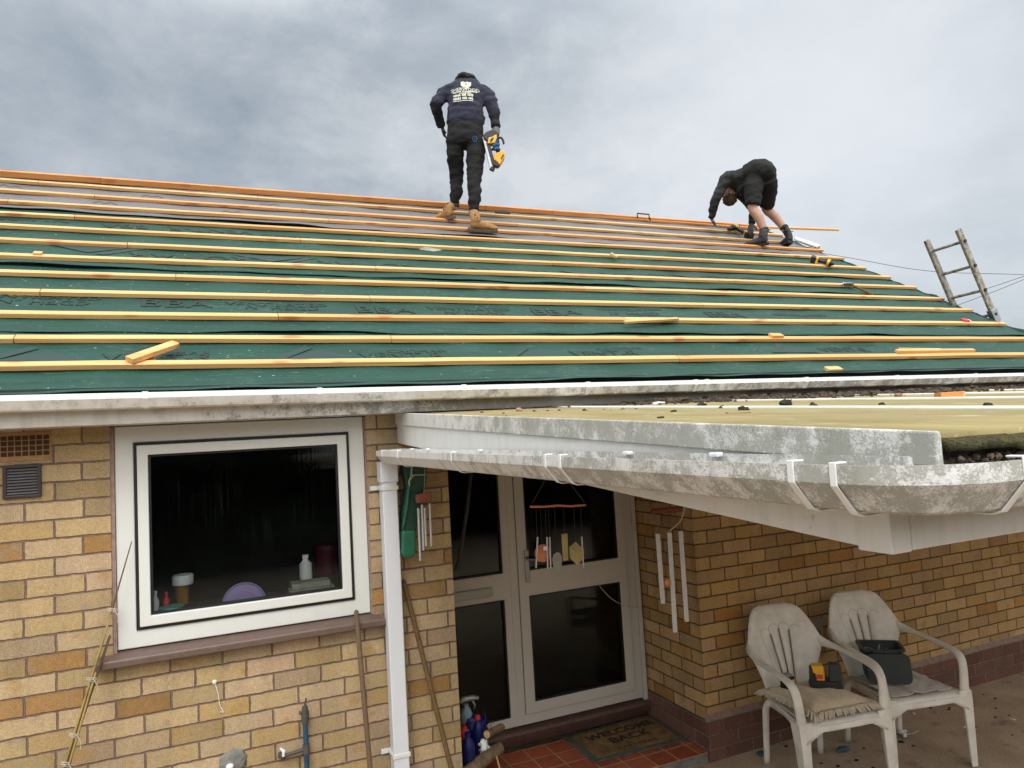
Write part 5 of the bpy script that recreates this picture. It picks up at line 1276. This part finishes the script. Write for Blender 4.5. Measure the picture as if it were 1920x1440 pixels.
bg_ = MB().lathe(J(889, 261, .0)-h1*.02, [(.020, 0), (.027, .002), (.027, .006), (.020, .006)], ax=-h1, seg=20)
# rear pocket badge, pressed on to the cloth
def on_cloth(cloth, pts, dirv, lift):
    me = cloth.data; mw = wmat(cloth); bv = BVHTree.FromPolygons([mw @ v.co for v in me.vertices], [tuple(p.vertices) for p in me.polygons])
    out = []
    for p in pts:
        hit = bv.ray_cast(p-dirv*1.0, dirv)
        out.append((hit[0]-dirv*lift) if hit[0] is not None else p)
    return out
trobj = [c for c in p1.children if c.name.startswith('trousers')][0]
cc = J(890, 260, 0)
rg = []; fr_ = []
for k in range(20):
    a = 2*math.pi*k/20
    for r_ in (.019, .027): rg.append(cc+r1*(r_*.9*math.cos(a))+UZ*(r_*1.2*math.sin(a)))
for k in range(20): n = (k+1) % 20; fr_.append((2*k, 2*n, 2*n+1, 2*k+1))
tail = len(rg); rg += [cc+UZ*-.012+r1*-.004, cc+UZ*-.012+r1*.004, cc+UZ*.012+r1*.004, cc+UZ*.012+r1*-.004]; fr_.append((tail, tail+1, tail+2, tail+3))
MB().add(on_cloth(trobj, rg, h1, .006), fr_).build('pocket_badge', M['gloveblue'], trobj, solid=.002)
# white print across the back: emblem, name line and rows of small lettering
def px_print(name, vs, fs, cx, cy, sxm, sym, rot=.03):
    o0 = J(cx, cy, 0); pts = []
    for v_ in vs: pts.append(o0+r1*(v_.x*sxm)+UZ*(v_.y*sym-v_.x*sxm*rot))
    return MB().add(on_cloth(top1, pts, h1, .005), fs).build(name, M['print'], top1)
vs, fs = text_geo('SHERWOOD', 1.0, .025); px_print('back_print', vs, fs, 872, 163.6, .050, .052)
em = [(-.5, .45), (-.28, .55), (-.1, .42), (.1, .55), (.35, .48), (.5, .5), (.46, -.05), (.25, -.35), (0, -.55), (-.25, -.38), (-.5, -.1)]
px_print('back_print', [V((a, b, 0)) for a, b in em], [tuple(range(len(em)))], 873.5, 154, .105, .085)
def row(cx, cy, w_, h_, groups):
    n = sum(groups)+len(groups)-1; u = w_/n; x = -w_/2; vs, fs = [], []
    for g_ in groups:
        for q_ in range(g_):
            b = len(vs); hh_ = h_*random.uniform(.8, 1)
            vs += [V((x+u*.04, -hh_/2, 0)), V((x+u*.90, -hh_/2, 0)), V((x+u*.90, hh_/2, 0)), V((x+u*.04, hh_/2, 0))]; fs.append((b, b+1, b+2, b+3)); x += u
        x += u*.8
    px_print('back_print', vs, fs, cx, cy, 1, 1)
row(871.5, 168.3, .245, .016, [7, 12]); row(872, 171.6, .12, .013, [10]); row(869, 175.6, .205, .028, [5, 3, 4]); row(868.8, 182.2, .205, .028, [5, 3, 3]); row(868, 187.4, .20, .010, [24])
# gloves
gl1 = MB(); hand(gl1, wrL, V((0, 0, -1))*.9+r1*.2+h1*.25, -r1, .55, .19, 1); blend(gl1, 'glove', [M['gloveb']], p1, .0065, 2)
boot(p1, RP(lf_x, lf_s, .026)+r1*.03-h1*.03, (-r1*.75+h1*.55), .29, ankL+UZ*.015, ('tanboot', 'sole'))
boot(p1, foot-r1*.10-h1*.02, (r1*.88+h1*.32), .30, ankR+UZ*.015, ('tanboot', 'sole'))
for a in (ankL, ankR): MB().tube([a+UZ*.035, a+UZ*.0, a-UZ*.01], [(.046, .046), (.05, .05), (.045, .045)], 14, r1).build('sock', M['greysl'], p1, True)
# nail gun
ng = thing('nail_gun', 'yellow and black cordless nail gun hanging from the standing roofer\'s right hand', 'nail gun', J(925, 285, -.02))
def pj(ps, dd): return [J(x, y, dd) for x, y in ps]
NGD = -.03
MB().prism(pj([(905, 253), (912, 246), (922, 242), (931, 244), (934, 252), (932, 262), (924, 268), (914, 266), (907, 260)], NGD), h1*.075).build('motor_housing', M['black'], ng, bevel=.012)
MB().prism(pj([(916, 257), (922, 256), (931, 251), (932, 258), (928, 268), (914, 269)], NGD-.008), h1*.09).build('nose_cover', M['yellow'], ng, bevel=.008)
mgz = MB().bar(J(907.5, 257, NGD+.03), J(922, 317, NGD+.03), .034, .030, h1).build('magazine', M['steel'], ng, bevel=.004)
MB().bar(J(914.5, 268, NGD+.03), J(926.5, 313, NGD+.03), .034, .040, h1).build('magazine_rail', M['black'], mgz, bevel=.004)
MB().bar(J(919, 315, NGD+.03), J(927, 319, NGD+.03), .04, .03, h1).build('magazine_end', M['blackrub'], mgz, bevel=.005)
MB().tube(pj([(926, 260), (931, 272), (934, 285)], NGD+.03), [.020, .019, .021], 12, None, 3).build('grip', M['black'], ng, True)
bb = MB().prism(pj([(926, 288), (936, 284), (943, 281), (946.5, 285), (946, 294), (937, 309), (932, 303), (926, 299)], NGD-.005), h1*.085).build('battery_pack', M['yellow'], ng, bevel=.008)
MB().prism(pj([(926, 301), (932, 303), (937, 309), (933, 312), (925, 309)], NGD), h1*.07).build('battery_base', M['black'], bb, bevel=.005)
MB().prism(pj([(939, 296), (944, 288), (945, 291), (940, 300)], NGD-.007), h1*.004).build('battery_label', M['black'], bb)
MB().tube(pj([(934, 260), (938, 258), (941.5, 260), (944.5, 268), (943, 270)], NGD+.03), [.009, .011, .011, .010, .008], 8, None, 3).build('belt_hook', M['blackrub'], ng, True)
gr1 = MB(); hand(gr1, J(930, 254, NGD+.035), J(933, 284, NGD+.03)-J(930, 254, NGD+.03), r1*.8-h1*.6, .75, .20, -1)
gr1.tube(pj([(924, 275), (931, 271), (937, 273)], NGD-.005), [.016, .021, .015], 10); gr1.tube(pj([(926, 281), (933, 279), (938, 281)], NGD-.005), [.014, .018, .014], 10)
gr1.tube([wrR, J(930, 254, NGD+.035)], [.040, .034], 12)
g_ = blend(gr1, 'glove', [M['gloveblue'], M['gloveg']], p1, .0065, 2, 0, 9, 0, lambda c: 1 if c.z > J(930, 262, 0).z else 0)

# ---- the roofer bending over at the verge
fx2, fs2 = rpx(1424, 459, .03); foot2 = RP(fx2, fs2, .026)
h2, r2, K = person_frame(foot2)
p2 = thing('person', 'person bent double near the roof edge in black shorts and boots, calves bare', 'person', foot2)
fx3, fs3 = rpx(1474, 457, .03); foot3 = RP(fx3, fs3, .026); dd3 = (foot3-foot2).dot(h2)
hipA, hipB = K(1412, 330, .05), K(1442, 330, .02)
knA, knB = K(1411, 391, -.02), K(1436, 391, dd3-.06)
anA, anB = K(1433, 434, .02), K(1470, 429, dd3)
pel, mid_, ches = K(1428, 320, .06), K(1402, 331, .12), K(1380, 343, .16)
sA, sB = K(1366, 331, .02), K(1381, 352, .30)
eA, wA = K(1343, 374, .06), K(1334, 410, .14)
eB, wB = K(1412, 392, .32), K(1409, 420, .24)
hc = K(1368, 367, .22)
bd2 = MB()
bd2.tube([K(1420, 328, .07), mid_, ches, K(1373, 352, .18), hc], [(.10, .08), (.11, .09), (.12, .09), (.06, .06), (.06, .07)], 14, h2, 3)
LA = [K(1416, 330, .04), K(1413, 350, .0), K(1412, 370, -.015), knA]; LB = [K(1438, 332, .03), K(1441, 350, dd3*.35), K(1440, 370, dd3*.75-.04), knB]
hu = (K(1366, 383, .24)-K(1374, 352, .19)).normalized()     # crown direction: the head hangs down
fd = (-r2*.55+h2*.5+UZ*.1); fd = (fd-hu*fd.dot(hu)).normalized(); ed = hu.cross(fd).normalized()
bd2.ell(hc, (.076, .095, .115), (ed, fd, hu), 18, 14)
bd2.ell(hc+fd*.098-hu*.012, (.015, .022, .026), (ed, fd, hu)); bd2.ell(hc+fd*.075-hu*.085, (.03, .028, .022), (ed, fd, hu)); bd2.ell(hc+fd*.085-hu*.055, (.026, .014, .008), (ed, fd, hu))
for s_ in (-1, 1): bd2.ell(hc+ed*s_*.077-hu*.01, (.012, .022, .032), (ed, fd, hu)); bd2.ell(hc+fd*.088+ed*s_*.03+hu*.012, (.012, .008, .008), (ed, fd, hu))
for a, b, c_ in ((hipA, knA, anA), (hipB, knB, anB)):
    cf = b.lerp(c_, .38)+(r2*.018)
    bd2.tube((LA if a is hipA else LB)+[cf, c_, c_-UZ*.05], [.075, .070, .062, .056, .059, .039, .037], 14, None, 3)
for a, b, c_ in ((sA, eA, wA), (sB, eB, wB)): bd2.tube([a, b, c_], [.045, .036, .026], 10)
blend(bd2, 'body', [M['skin']], p2, .011, 4)
ey = MB()
for s_ in (-1, 1): ey.ell(hc+fd*.094+ed*s_*.03+hu*.012, (.009, .005, .006), (ed, fd, hu), 8, 6)
hr = MB(); hr.ell(hc+hu*.028-fd*.018, (.084, .094, .098), (ed, fd, hu), 18, 14)
blend(hr, 'hair', [M['hair']], p2, .010, 2, .014, 34)
tp2 = MB()
tp2.tube([K(1424, 322, .07), K(1408, 327, .09), K(1393, 335, .13), K(1379, 343, .16), K(1370, 349, .18)], [(.135, .105), (.155, .125), (.165, .128), (.158, .118), (.10, .08)], 18, h2, 3)
tp2.tube([K(1400, 345, .12), K(1390, 356, .13), K(1386, 366, .14)], [(.13, .10), (.11, .075), (.06, .045)], 14, h2, 2)
tp2.tube([K(1376, 337, .06), sA, K(1354, 350, .04), eA, K(1337, 392, .10), wA], [.088, .085, .072, .062, .052, .042], 14, None, 3)
tp2.tube([K(1384, 345, .26), sB, K(1398, 372, .33), eB, K(1411, 406, .28), wB], [.08, .078, .066, .056, .048, .042], 14, None, 3)
tp2.tube([K(1376, 341, .16), K(1368, 346, .18), K(1366, 352, .19)], [.085, .085, .07], 12)
blend(tp2, 'work_top', [M['char'], M['greysl']], p2, .012, 9, .014, 11, 11, lambda c: 1 if (c-K(1376, 337, .06)).dot(r2) < -.04 and c.z > K(1346, 373, .06).z and (c-sA).dot(h2) < .1 else 0)
sh = MB()
sh.tube([K(1400, 328, .10), K(1414, 322, .08), K(1429, 322, .05), K(1439, 331, .04)], [(.155, .120), (.172, .136), (.182, .145), (.165, .125)], 18, h2, 3)
sh.ell(K(1438, 322, .02), (.105, .15, .125), (r2, h2, UZ), 16, 12)
sh.tube(LA[:3]+[K(1411.5, 386, -.02)], [.118, .112, .105, .094], 14, r2, 3)
sh.tube(LB[:3]+[K(1438, 387, dd3-.06)], [.120, .108, .100, .090], 14, r2, 3)
blend(sh, 'shorts', [M['shorts']], p2, .012, 10, .014, 10, 17)
ga = MB(); hand(ga, wA, (K(1342, 424, .16)-wA), -r2+UZ*.4, .5, .19, 1); blend(ga, 'glove', [M['gloveg']], p2, .007, 2)
gb = MB(); hand(gb, wB, (K(1407, 436, .2)-wB), h2*-1+UZ*.2, .6, .19, 1); blend(gb, 'glove', [M['gloveg']], p2, .007, 2)
boot(p2, foot2+r2*.10, (-r2*.95+h2*.10), .29, anA+UZ*.02, ('bboot', 'blackrub'))
boot(p2, foot3+r2*.04-h2*.06, (-r2*.35+h2*.75), .29, anB+UZ*.02, ('bboot', 'blackrub'))
for a in (anA, anB): MB().tube([a+UZ*.045, a+UZ*.03, a-UZ*.01], [(.045, .045), (.054, .054), (.05, .05)], 14, r2).build('sock', M['gloveb'], p2, True)

# ------------------------------------------------------------------ tools and bits on the roof
def rp(x, y, h=.026):
    q_ = rpx(x, y, h); return RP(q_[0], q_[1], h)
def drill(pts, label, name='cordless_drill', w=.05):
    """pts: nose, back of the body, grip bottom in image positions, all resting on the battens"""
    a, b, g0_ = [rp(*p, .055) for p in pts]
    o_ = thing(name, label, 'drill', b)
    ax = (b-a).normalized()
    MB().tube([a, a+ax*.02, a.lerp(b, .35), a.lerp(b, .37), b-ax*.015, b], [.012, .022, .026, .036, .040, .028], 14).build('motor_body', M['black'], o_, True, autos=.8)
    MB().tube([a.lerp(b, .55), a.lerp(b, .85)], [.0415, .0415], 14).build('body_band', M['yellow'], o_, True, autos=.8)
    m_ = a.lerp(b, .72)
    MB().tube([m_, m_.lerp(g0_, .8)], [.024, .020], 10).build('grip', M['black'], o_, True)
    gx = (g0_-m_).normalized(); sx_ = gx.cross(EN).normalized()
    bt2 = MB().obox(g0_, (sx_, EN, gx), (.055, .036, .032)).build('battery_pack', M['black'], o_, bevel=.008)
    MB().obox(g0_-gx*.030, (sx_, EN, gx), (.056, .037, .012)).build('battery_band', M['yellow'], bt2, bevel=.004)
    return o_
drill(((1362, 428), (1380, 424), (1401, 440)), 'yellow and black impact driver lying on a batten beside the bent roofer\'s feet')
drill(((1560, 494), (1545, 490), (1522, 485)), 'black and yellow drill on a batten near the roof edge, below the pale flap')
hm = thing('hammer', 'claw hammer with a tan handle lying across a batten near the roof edge', 'hammer', rp(1612, 542))
a, b = rp(1590, 531, .035), rp(1636, 553, .02)
MB().tube([a, a.lerp(b, .5), b], [.009, .011, .014], 10).build('hammer_handle', M['pole'], hm, True)
sx_ = (b-a).normalized().cross(EN).normalized()
hh2 = MB().bar(a-sx_*.05, a+sx_*.06, .026, .026, EN); hh2.tube([a+sx_*.06, a+sx_*.09+EN*.004, a+sx_*.12-EN*.012], [.013, .010, .004], 8); hh2.build('hammer_head', M['steel'], hm, bevel=.003)
def offc(pa, pb, w_, h_, lab, ha=.03, hb2=.03, mt='offcut', name='batten_offcut', cat='wood offcut', grp=None):
    a, b = rp(pa[0], pa[1], ha), rp(pb[0], pb[1], hb2)
    return tag(MB().bar(a, b, w_, h_, EN, jag=.0008, n=3).build(name, M[mt], None, bevel=.0015), lab, cat, grp)
offc((243, 671), (330, 641), .050, .025, 'long pine offcut lying askew across the lowest two battens on the left', .042, .045)
offc((266, 672), (291, 671), .03, .018, 'short pine stub under the askew offcut on the left', .012, .012)
offc((1168, 602), (1268, 596), .028, .018, 'thin pine sliver lying along a batten right of centre', .036, .034, 'pine')
offc((1441, 627), (1462, 627), .05, .02, 'tiny pine chip on a batten below the hammer', .036, .036)
offc((1676, 656), (1821, 655), .030, .022, 'long pine offcut laid along the lowest batten at the right', .040, .036, 'pine')
offc((1680, 651), (1760, 653), .012, .010, 'thin pale lath behind the offcut at the right end of the lowest batten', .045, .030)
offc((1548, 692), (1574, 691), .05, .022, 'small pine block sitting on the bare felt just above the gutter', .012, .012)
offc((1142, 474), (1155, 481), .045, .022, 'stubby pine offcut tilted over an upper batten near the middle', .05, .03)
offc((64, 472), (80, 473), .04, .012, 'small pale wood chip on an upper batten at the far left', .034, .034)
a, b, c_, d_ = rp(784, 466, .032), rp(796, 460, .06), rp(827, 467, .045), rp(812, 470, .028)
tag(MB().add([a, b, c_, d_], [(0, 1, 2, 3)]).build('paper_scrap', M['butt'], None, solid=.002), 'folded white paper scrap resting on a batten left of centre', 'paper')
q = rp(1806, 599, .034); rdm = MB().obox(q, (V((1, 0, 0)), ES, EN), (.035, .025, .010)); rdm.obox(q+V((.04, 0, .0)), (V((1, 0, 0)), ES, EN), (.02, .02, .006), 1)
tag(rdm.build('nail_packet', [M['redp'], M['white']], None, bevel=.003), 'small red and white packet on a batten by the ladder', 'packet')
# black wire bracket on the ridge
a, b = rp(1193, 407, .05), rp(1215, 409, .05); u_ = V((0, 0, 1))
bk2 = MB().tube([a, a+u_*.055, b+u_*.055, b-u_*.01], .009, 8); bk2.tube([b+u_*.02, b+u_*.02+V((.03, .02, -.03))], .009, 8)
tag(bk2.build('ridge_handle', M['black'], None, True), 'black U-shaped tool handle standing on the ridge board', 'handle')
# black vent hump half under the top batten, and the pale roll at the verge
q = rp(942, 402, .0); tag(MB().ell(q, (.10, .06, .05), None, 16, 8).build('membrane_hump', M['felt_dark'], None, True), 'black rumpled hump of membrane under the topmost battens right of the standing roofer', 'membrane fold')
rl = MB()
a, b = rp(1486, 449, .03), rp(1532, 465, .02)
rl.grid(lambda i, j: a.lerp(b, i/12)+V((.05, .02, -.01))*(j/6)+EN*(.05*math.sin(math.pi*j/6)+.01*noise.noise(V((i*.6, j, 0)))), 12, 6)
tag(rl.build('membrane_flap', M['trim_w'], None, True, solid=.004), 'pale rolled flap of membrane at the top of the roof edge by the bent roofer', 'membrane flap')
# ladder against the gable
ld = thing('ladder', 'paint-spattered aluminium ladder leaning on the gable edge with its top rungs above the roof', 'ladder', (8.75, .9, 0))
n1_, n0_ = ox(1796, 430, 7.25), ox(1873, 602, 7.62); f1_, f0_ = ox(1737, 450, 7.25), ox(1788, 575, 7.58)
dN = (n0_-n1_); yN = .80; yF = 1.16
dd_ = V((.40, -.045, -1.0))
dirL = (n1_-n0_).normalized(); dirL = V((dirL.x, dirL.y*.6, dirL.z)).normalized()
wv = (f1_-n1_); wv = V((0, wv.y, 0)); 
rails = []
for t_ in (n1_, f1_):
    e_ = t_-dirL*(t_.z/dirL.z); MB().bar(e_, t_, .032, .075, V((0, 1, 0)).cross(dirL)).build('ladder_rail', M['ladder'], ld, bevel=.010); rails.append((e_, t_))
for k in range(12):
    s_ = .13+.262*k; a = n1_-dirL*s_; b = f1_-dirL*s_
    if a.z < .1: break
    MB().tube([a-wv*.04, b+wv*.04], .015, 10).build('ladder_rung', M['ladder'], ld, True, autos=.8)
    ph = V((0, -1, 0))
    MB().tube([a+ph*.030, a+ph*.008], .017, 10).build('rung_end', M['black'], ld, True, autos=.8)
MB().obox(n1_-dirL*.93, (dirL, V((0, 1, 0)), dirL.cross(V((0, 1, 0)))), (.07, .026, .046)).build('ladder_bracket', M['steel'], ld, bevel=.006)
# overhead wires
for i, (pts, lab) in enumerate([(((1590, 483), (1740, 508), (1920, 515)), 'topmost thin overhead wire sagging behind the ladder'), (((1795, 558), (1860, 538), (1920, 518)), 'middle overhead wire rising to the right behind the ladder'), (((1812, 566), (1868, 545), (1920, 524)), 'lowest overhead wire rising to the right behind the ladder')]):
    P_ = [CAM+ray(x, y)*26 for x, y in pts]
    P_ = [P_[0]+(P_[0]-P_[1])*1.0]+P_+[P_[2]+(P_[2]-P_[1])*1.5]
    tag(MB().tube(P_, .010, 6, smooth=6).build('overhead_wire', M['wire'], None, True), lab, 'wire')

# ------------------------------------------------------------------ printing on the felt
def felt_print(txt, px, py, hgt, flip=False, mat='ink', width=1.0, sheet_i=0, bold=.0, shape=None):
    x0_, s0_ = rpx(px, py, 0)
    if shape: vs, fs = shape
    else: vs, fs = text_geo(txt, 1.0, bold)
    k = -1 if flip else 1
    pts = []
    for v_ in vs:
        x = x0_+k*v_.x*hgt*width; s_ = s0_+k*v_.y*hgt
        pts.append(RP(x, s_, .0012+fh(x, s_, sheet_i+1)))
    return MB().add(pts, fs).build('printed_mark', M[mat], felts[sheet_i])
def mountain(): 
    return [V(p) for p in ((-1.6, -.5, 0), (-.3, .5, 0), (.0, .38, 0), (-1.15, -.5, 0), (.25, .24, 0), (1.6, -.5, 0))], [(0, 1, 2, 3), (3, 5, 4)]
for px, py in ((70, 662), (590, 659), (1000, 660), (1480, 652)): felt_print('', px, py, .17, False, 'ink_soft', .85, 0, 0, mountain())
for px, py in ((312, 668), (770, 666), (1150, 662), (1600, 655)): felt_print('VENT-R', px-15, py, .115, False, 'ink', 1.25, 0, .01); felt_print('CROMAR', px+12, py-9, .06, False, 'ink_soft', 1.4, 0)
for px, py in ((330, 568), (722, 580), (1042, 584), (1360, 590)): felt_print('BBA', px, py, .16, False, 'ink', 1.35, 1, .012)
for px, py in ((82, 566), (530, 576), (892, 586), (1190, 588)): felt_print('N° H&GD', px, py, .085, False, 'ink', 1.2, 1, .01)
for px, py in ((75, 557), (520, 570), (880, 578), (1180, 580), (1500, 590)): felt_print('VENTILATED', px, py, .07, False, 'ink', 1.5, 1, .01)
for px, py in ((382, 482), (712, 497), (985, 509), (1210, 516), (1390, 522)): felt_print('CROMAR', px, py, .15, True, 'ink', 1.5, 2, .012)
for px, py in ((180, 469), (520, 487), (830, 505), (1110, 514), (1310, 520)): felt_print('', px, py, .17, True, 'ink_soft', 1.1, 2, 0, mountain())
for px, py in ((235, 424), (395, 432), (690, 450), (835, 461), (950, 466), (1050, 472), (1180, 478)): felt_print('BBA' if px in (235, 690, 950) else 'VENT-R', px, py, .13, True, 'ink', 1.4, 3, .012)
for px, py in ((40, 410), (560, 443), (1290, 482)): felt_print('N° H&GD', px, py, .10, True, 'ink', 1.4, 3, .01)
for px, py in ((285, 367), (197, 379), (505, 382), (435, 396), (660, 412), (845, 425), (1045, 423), (1190, 434), (1312, 447), (20, 347)): felt_print('W', px, py, .10, True, 'ink_red', 1.8, 4, .0)
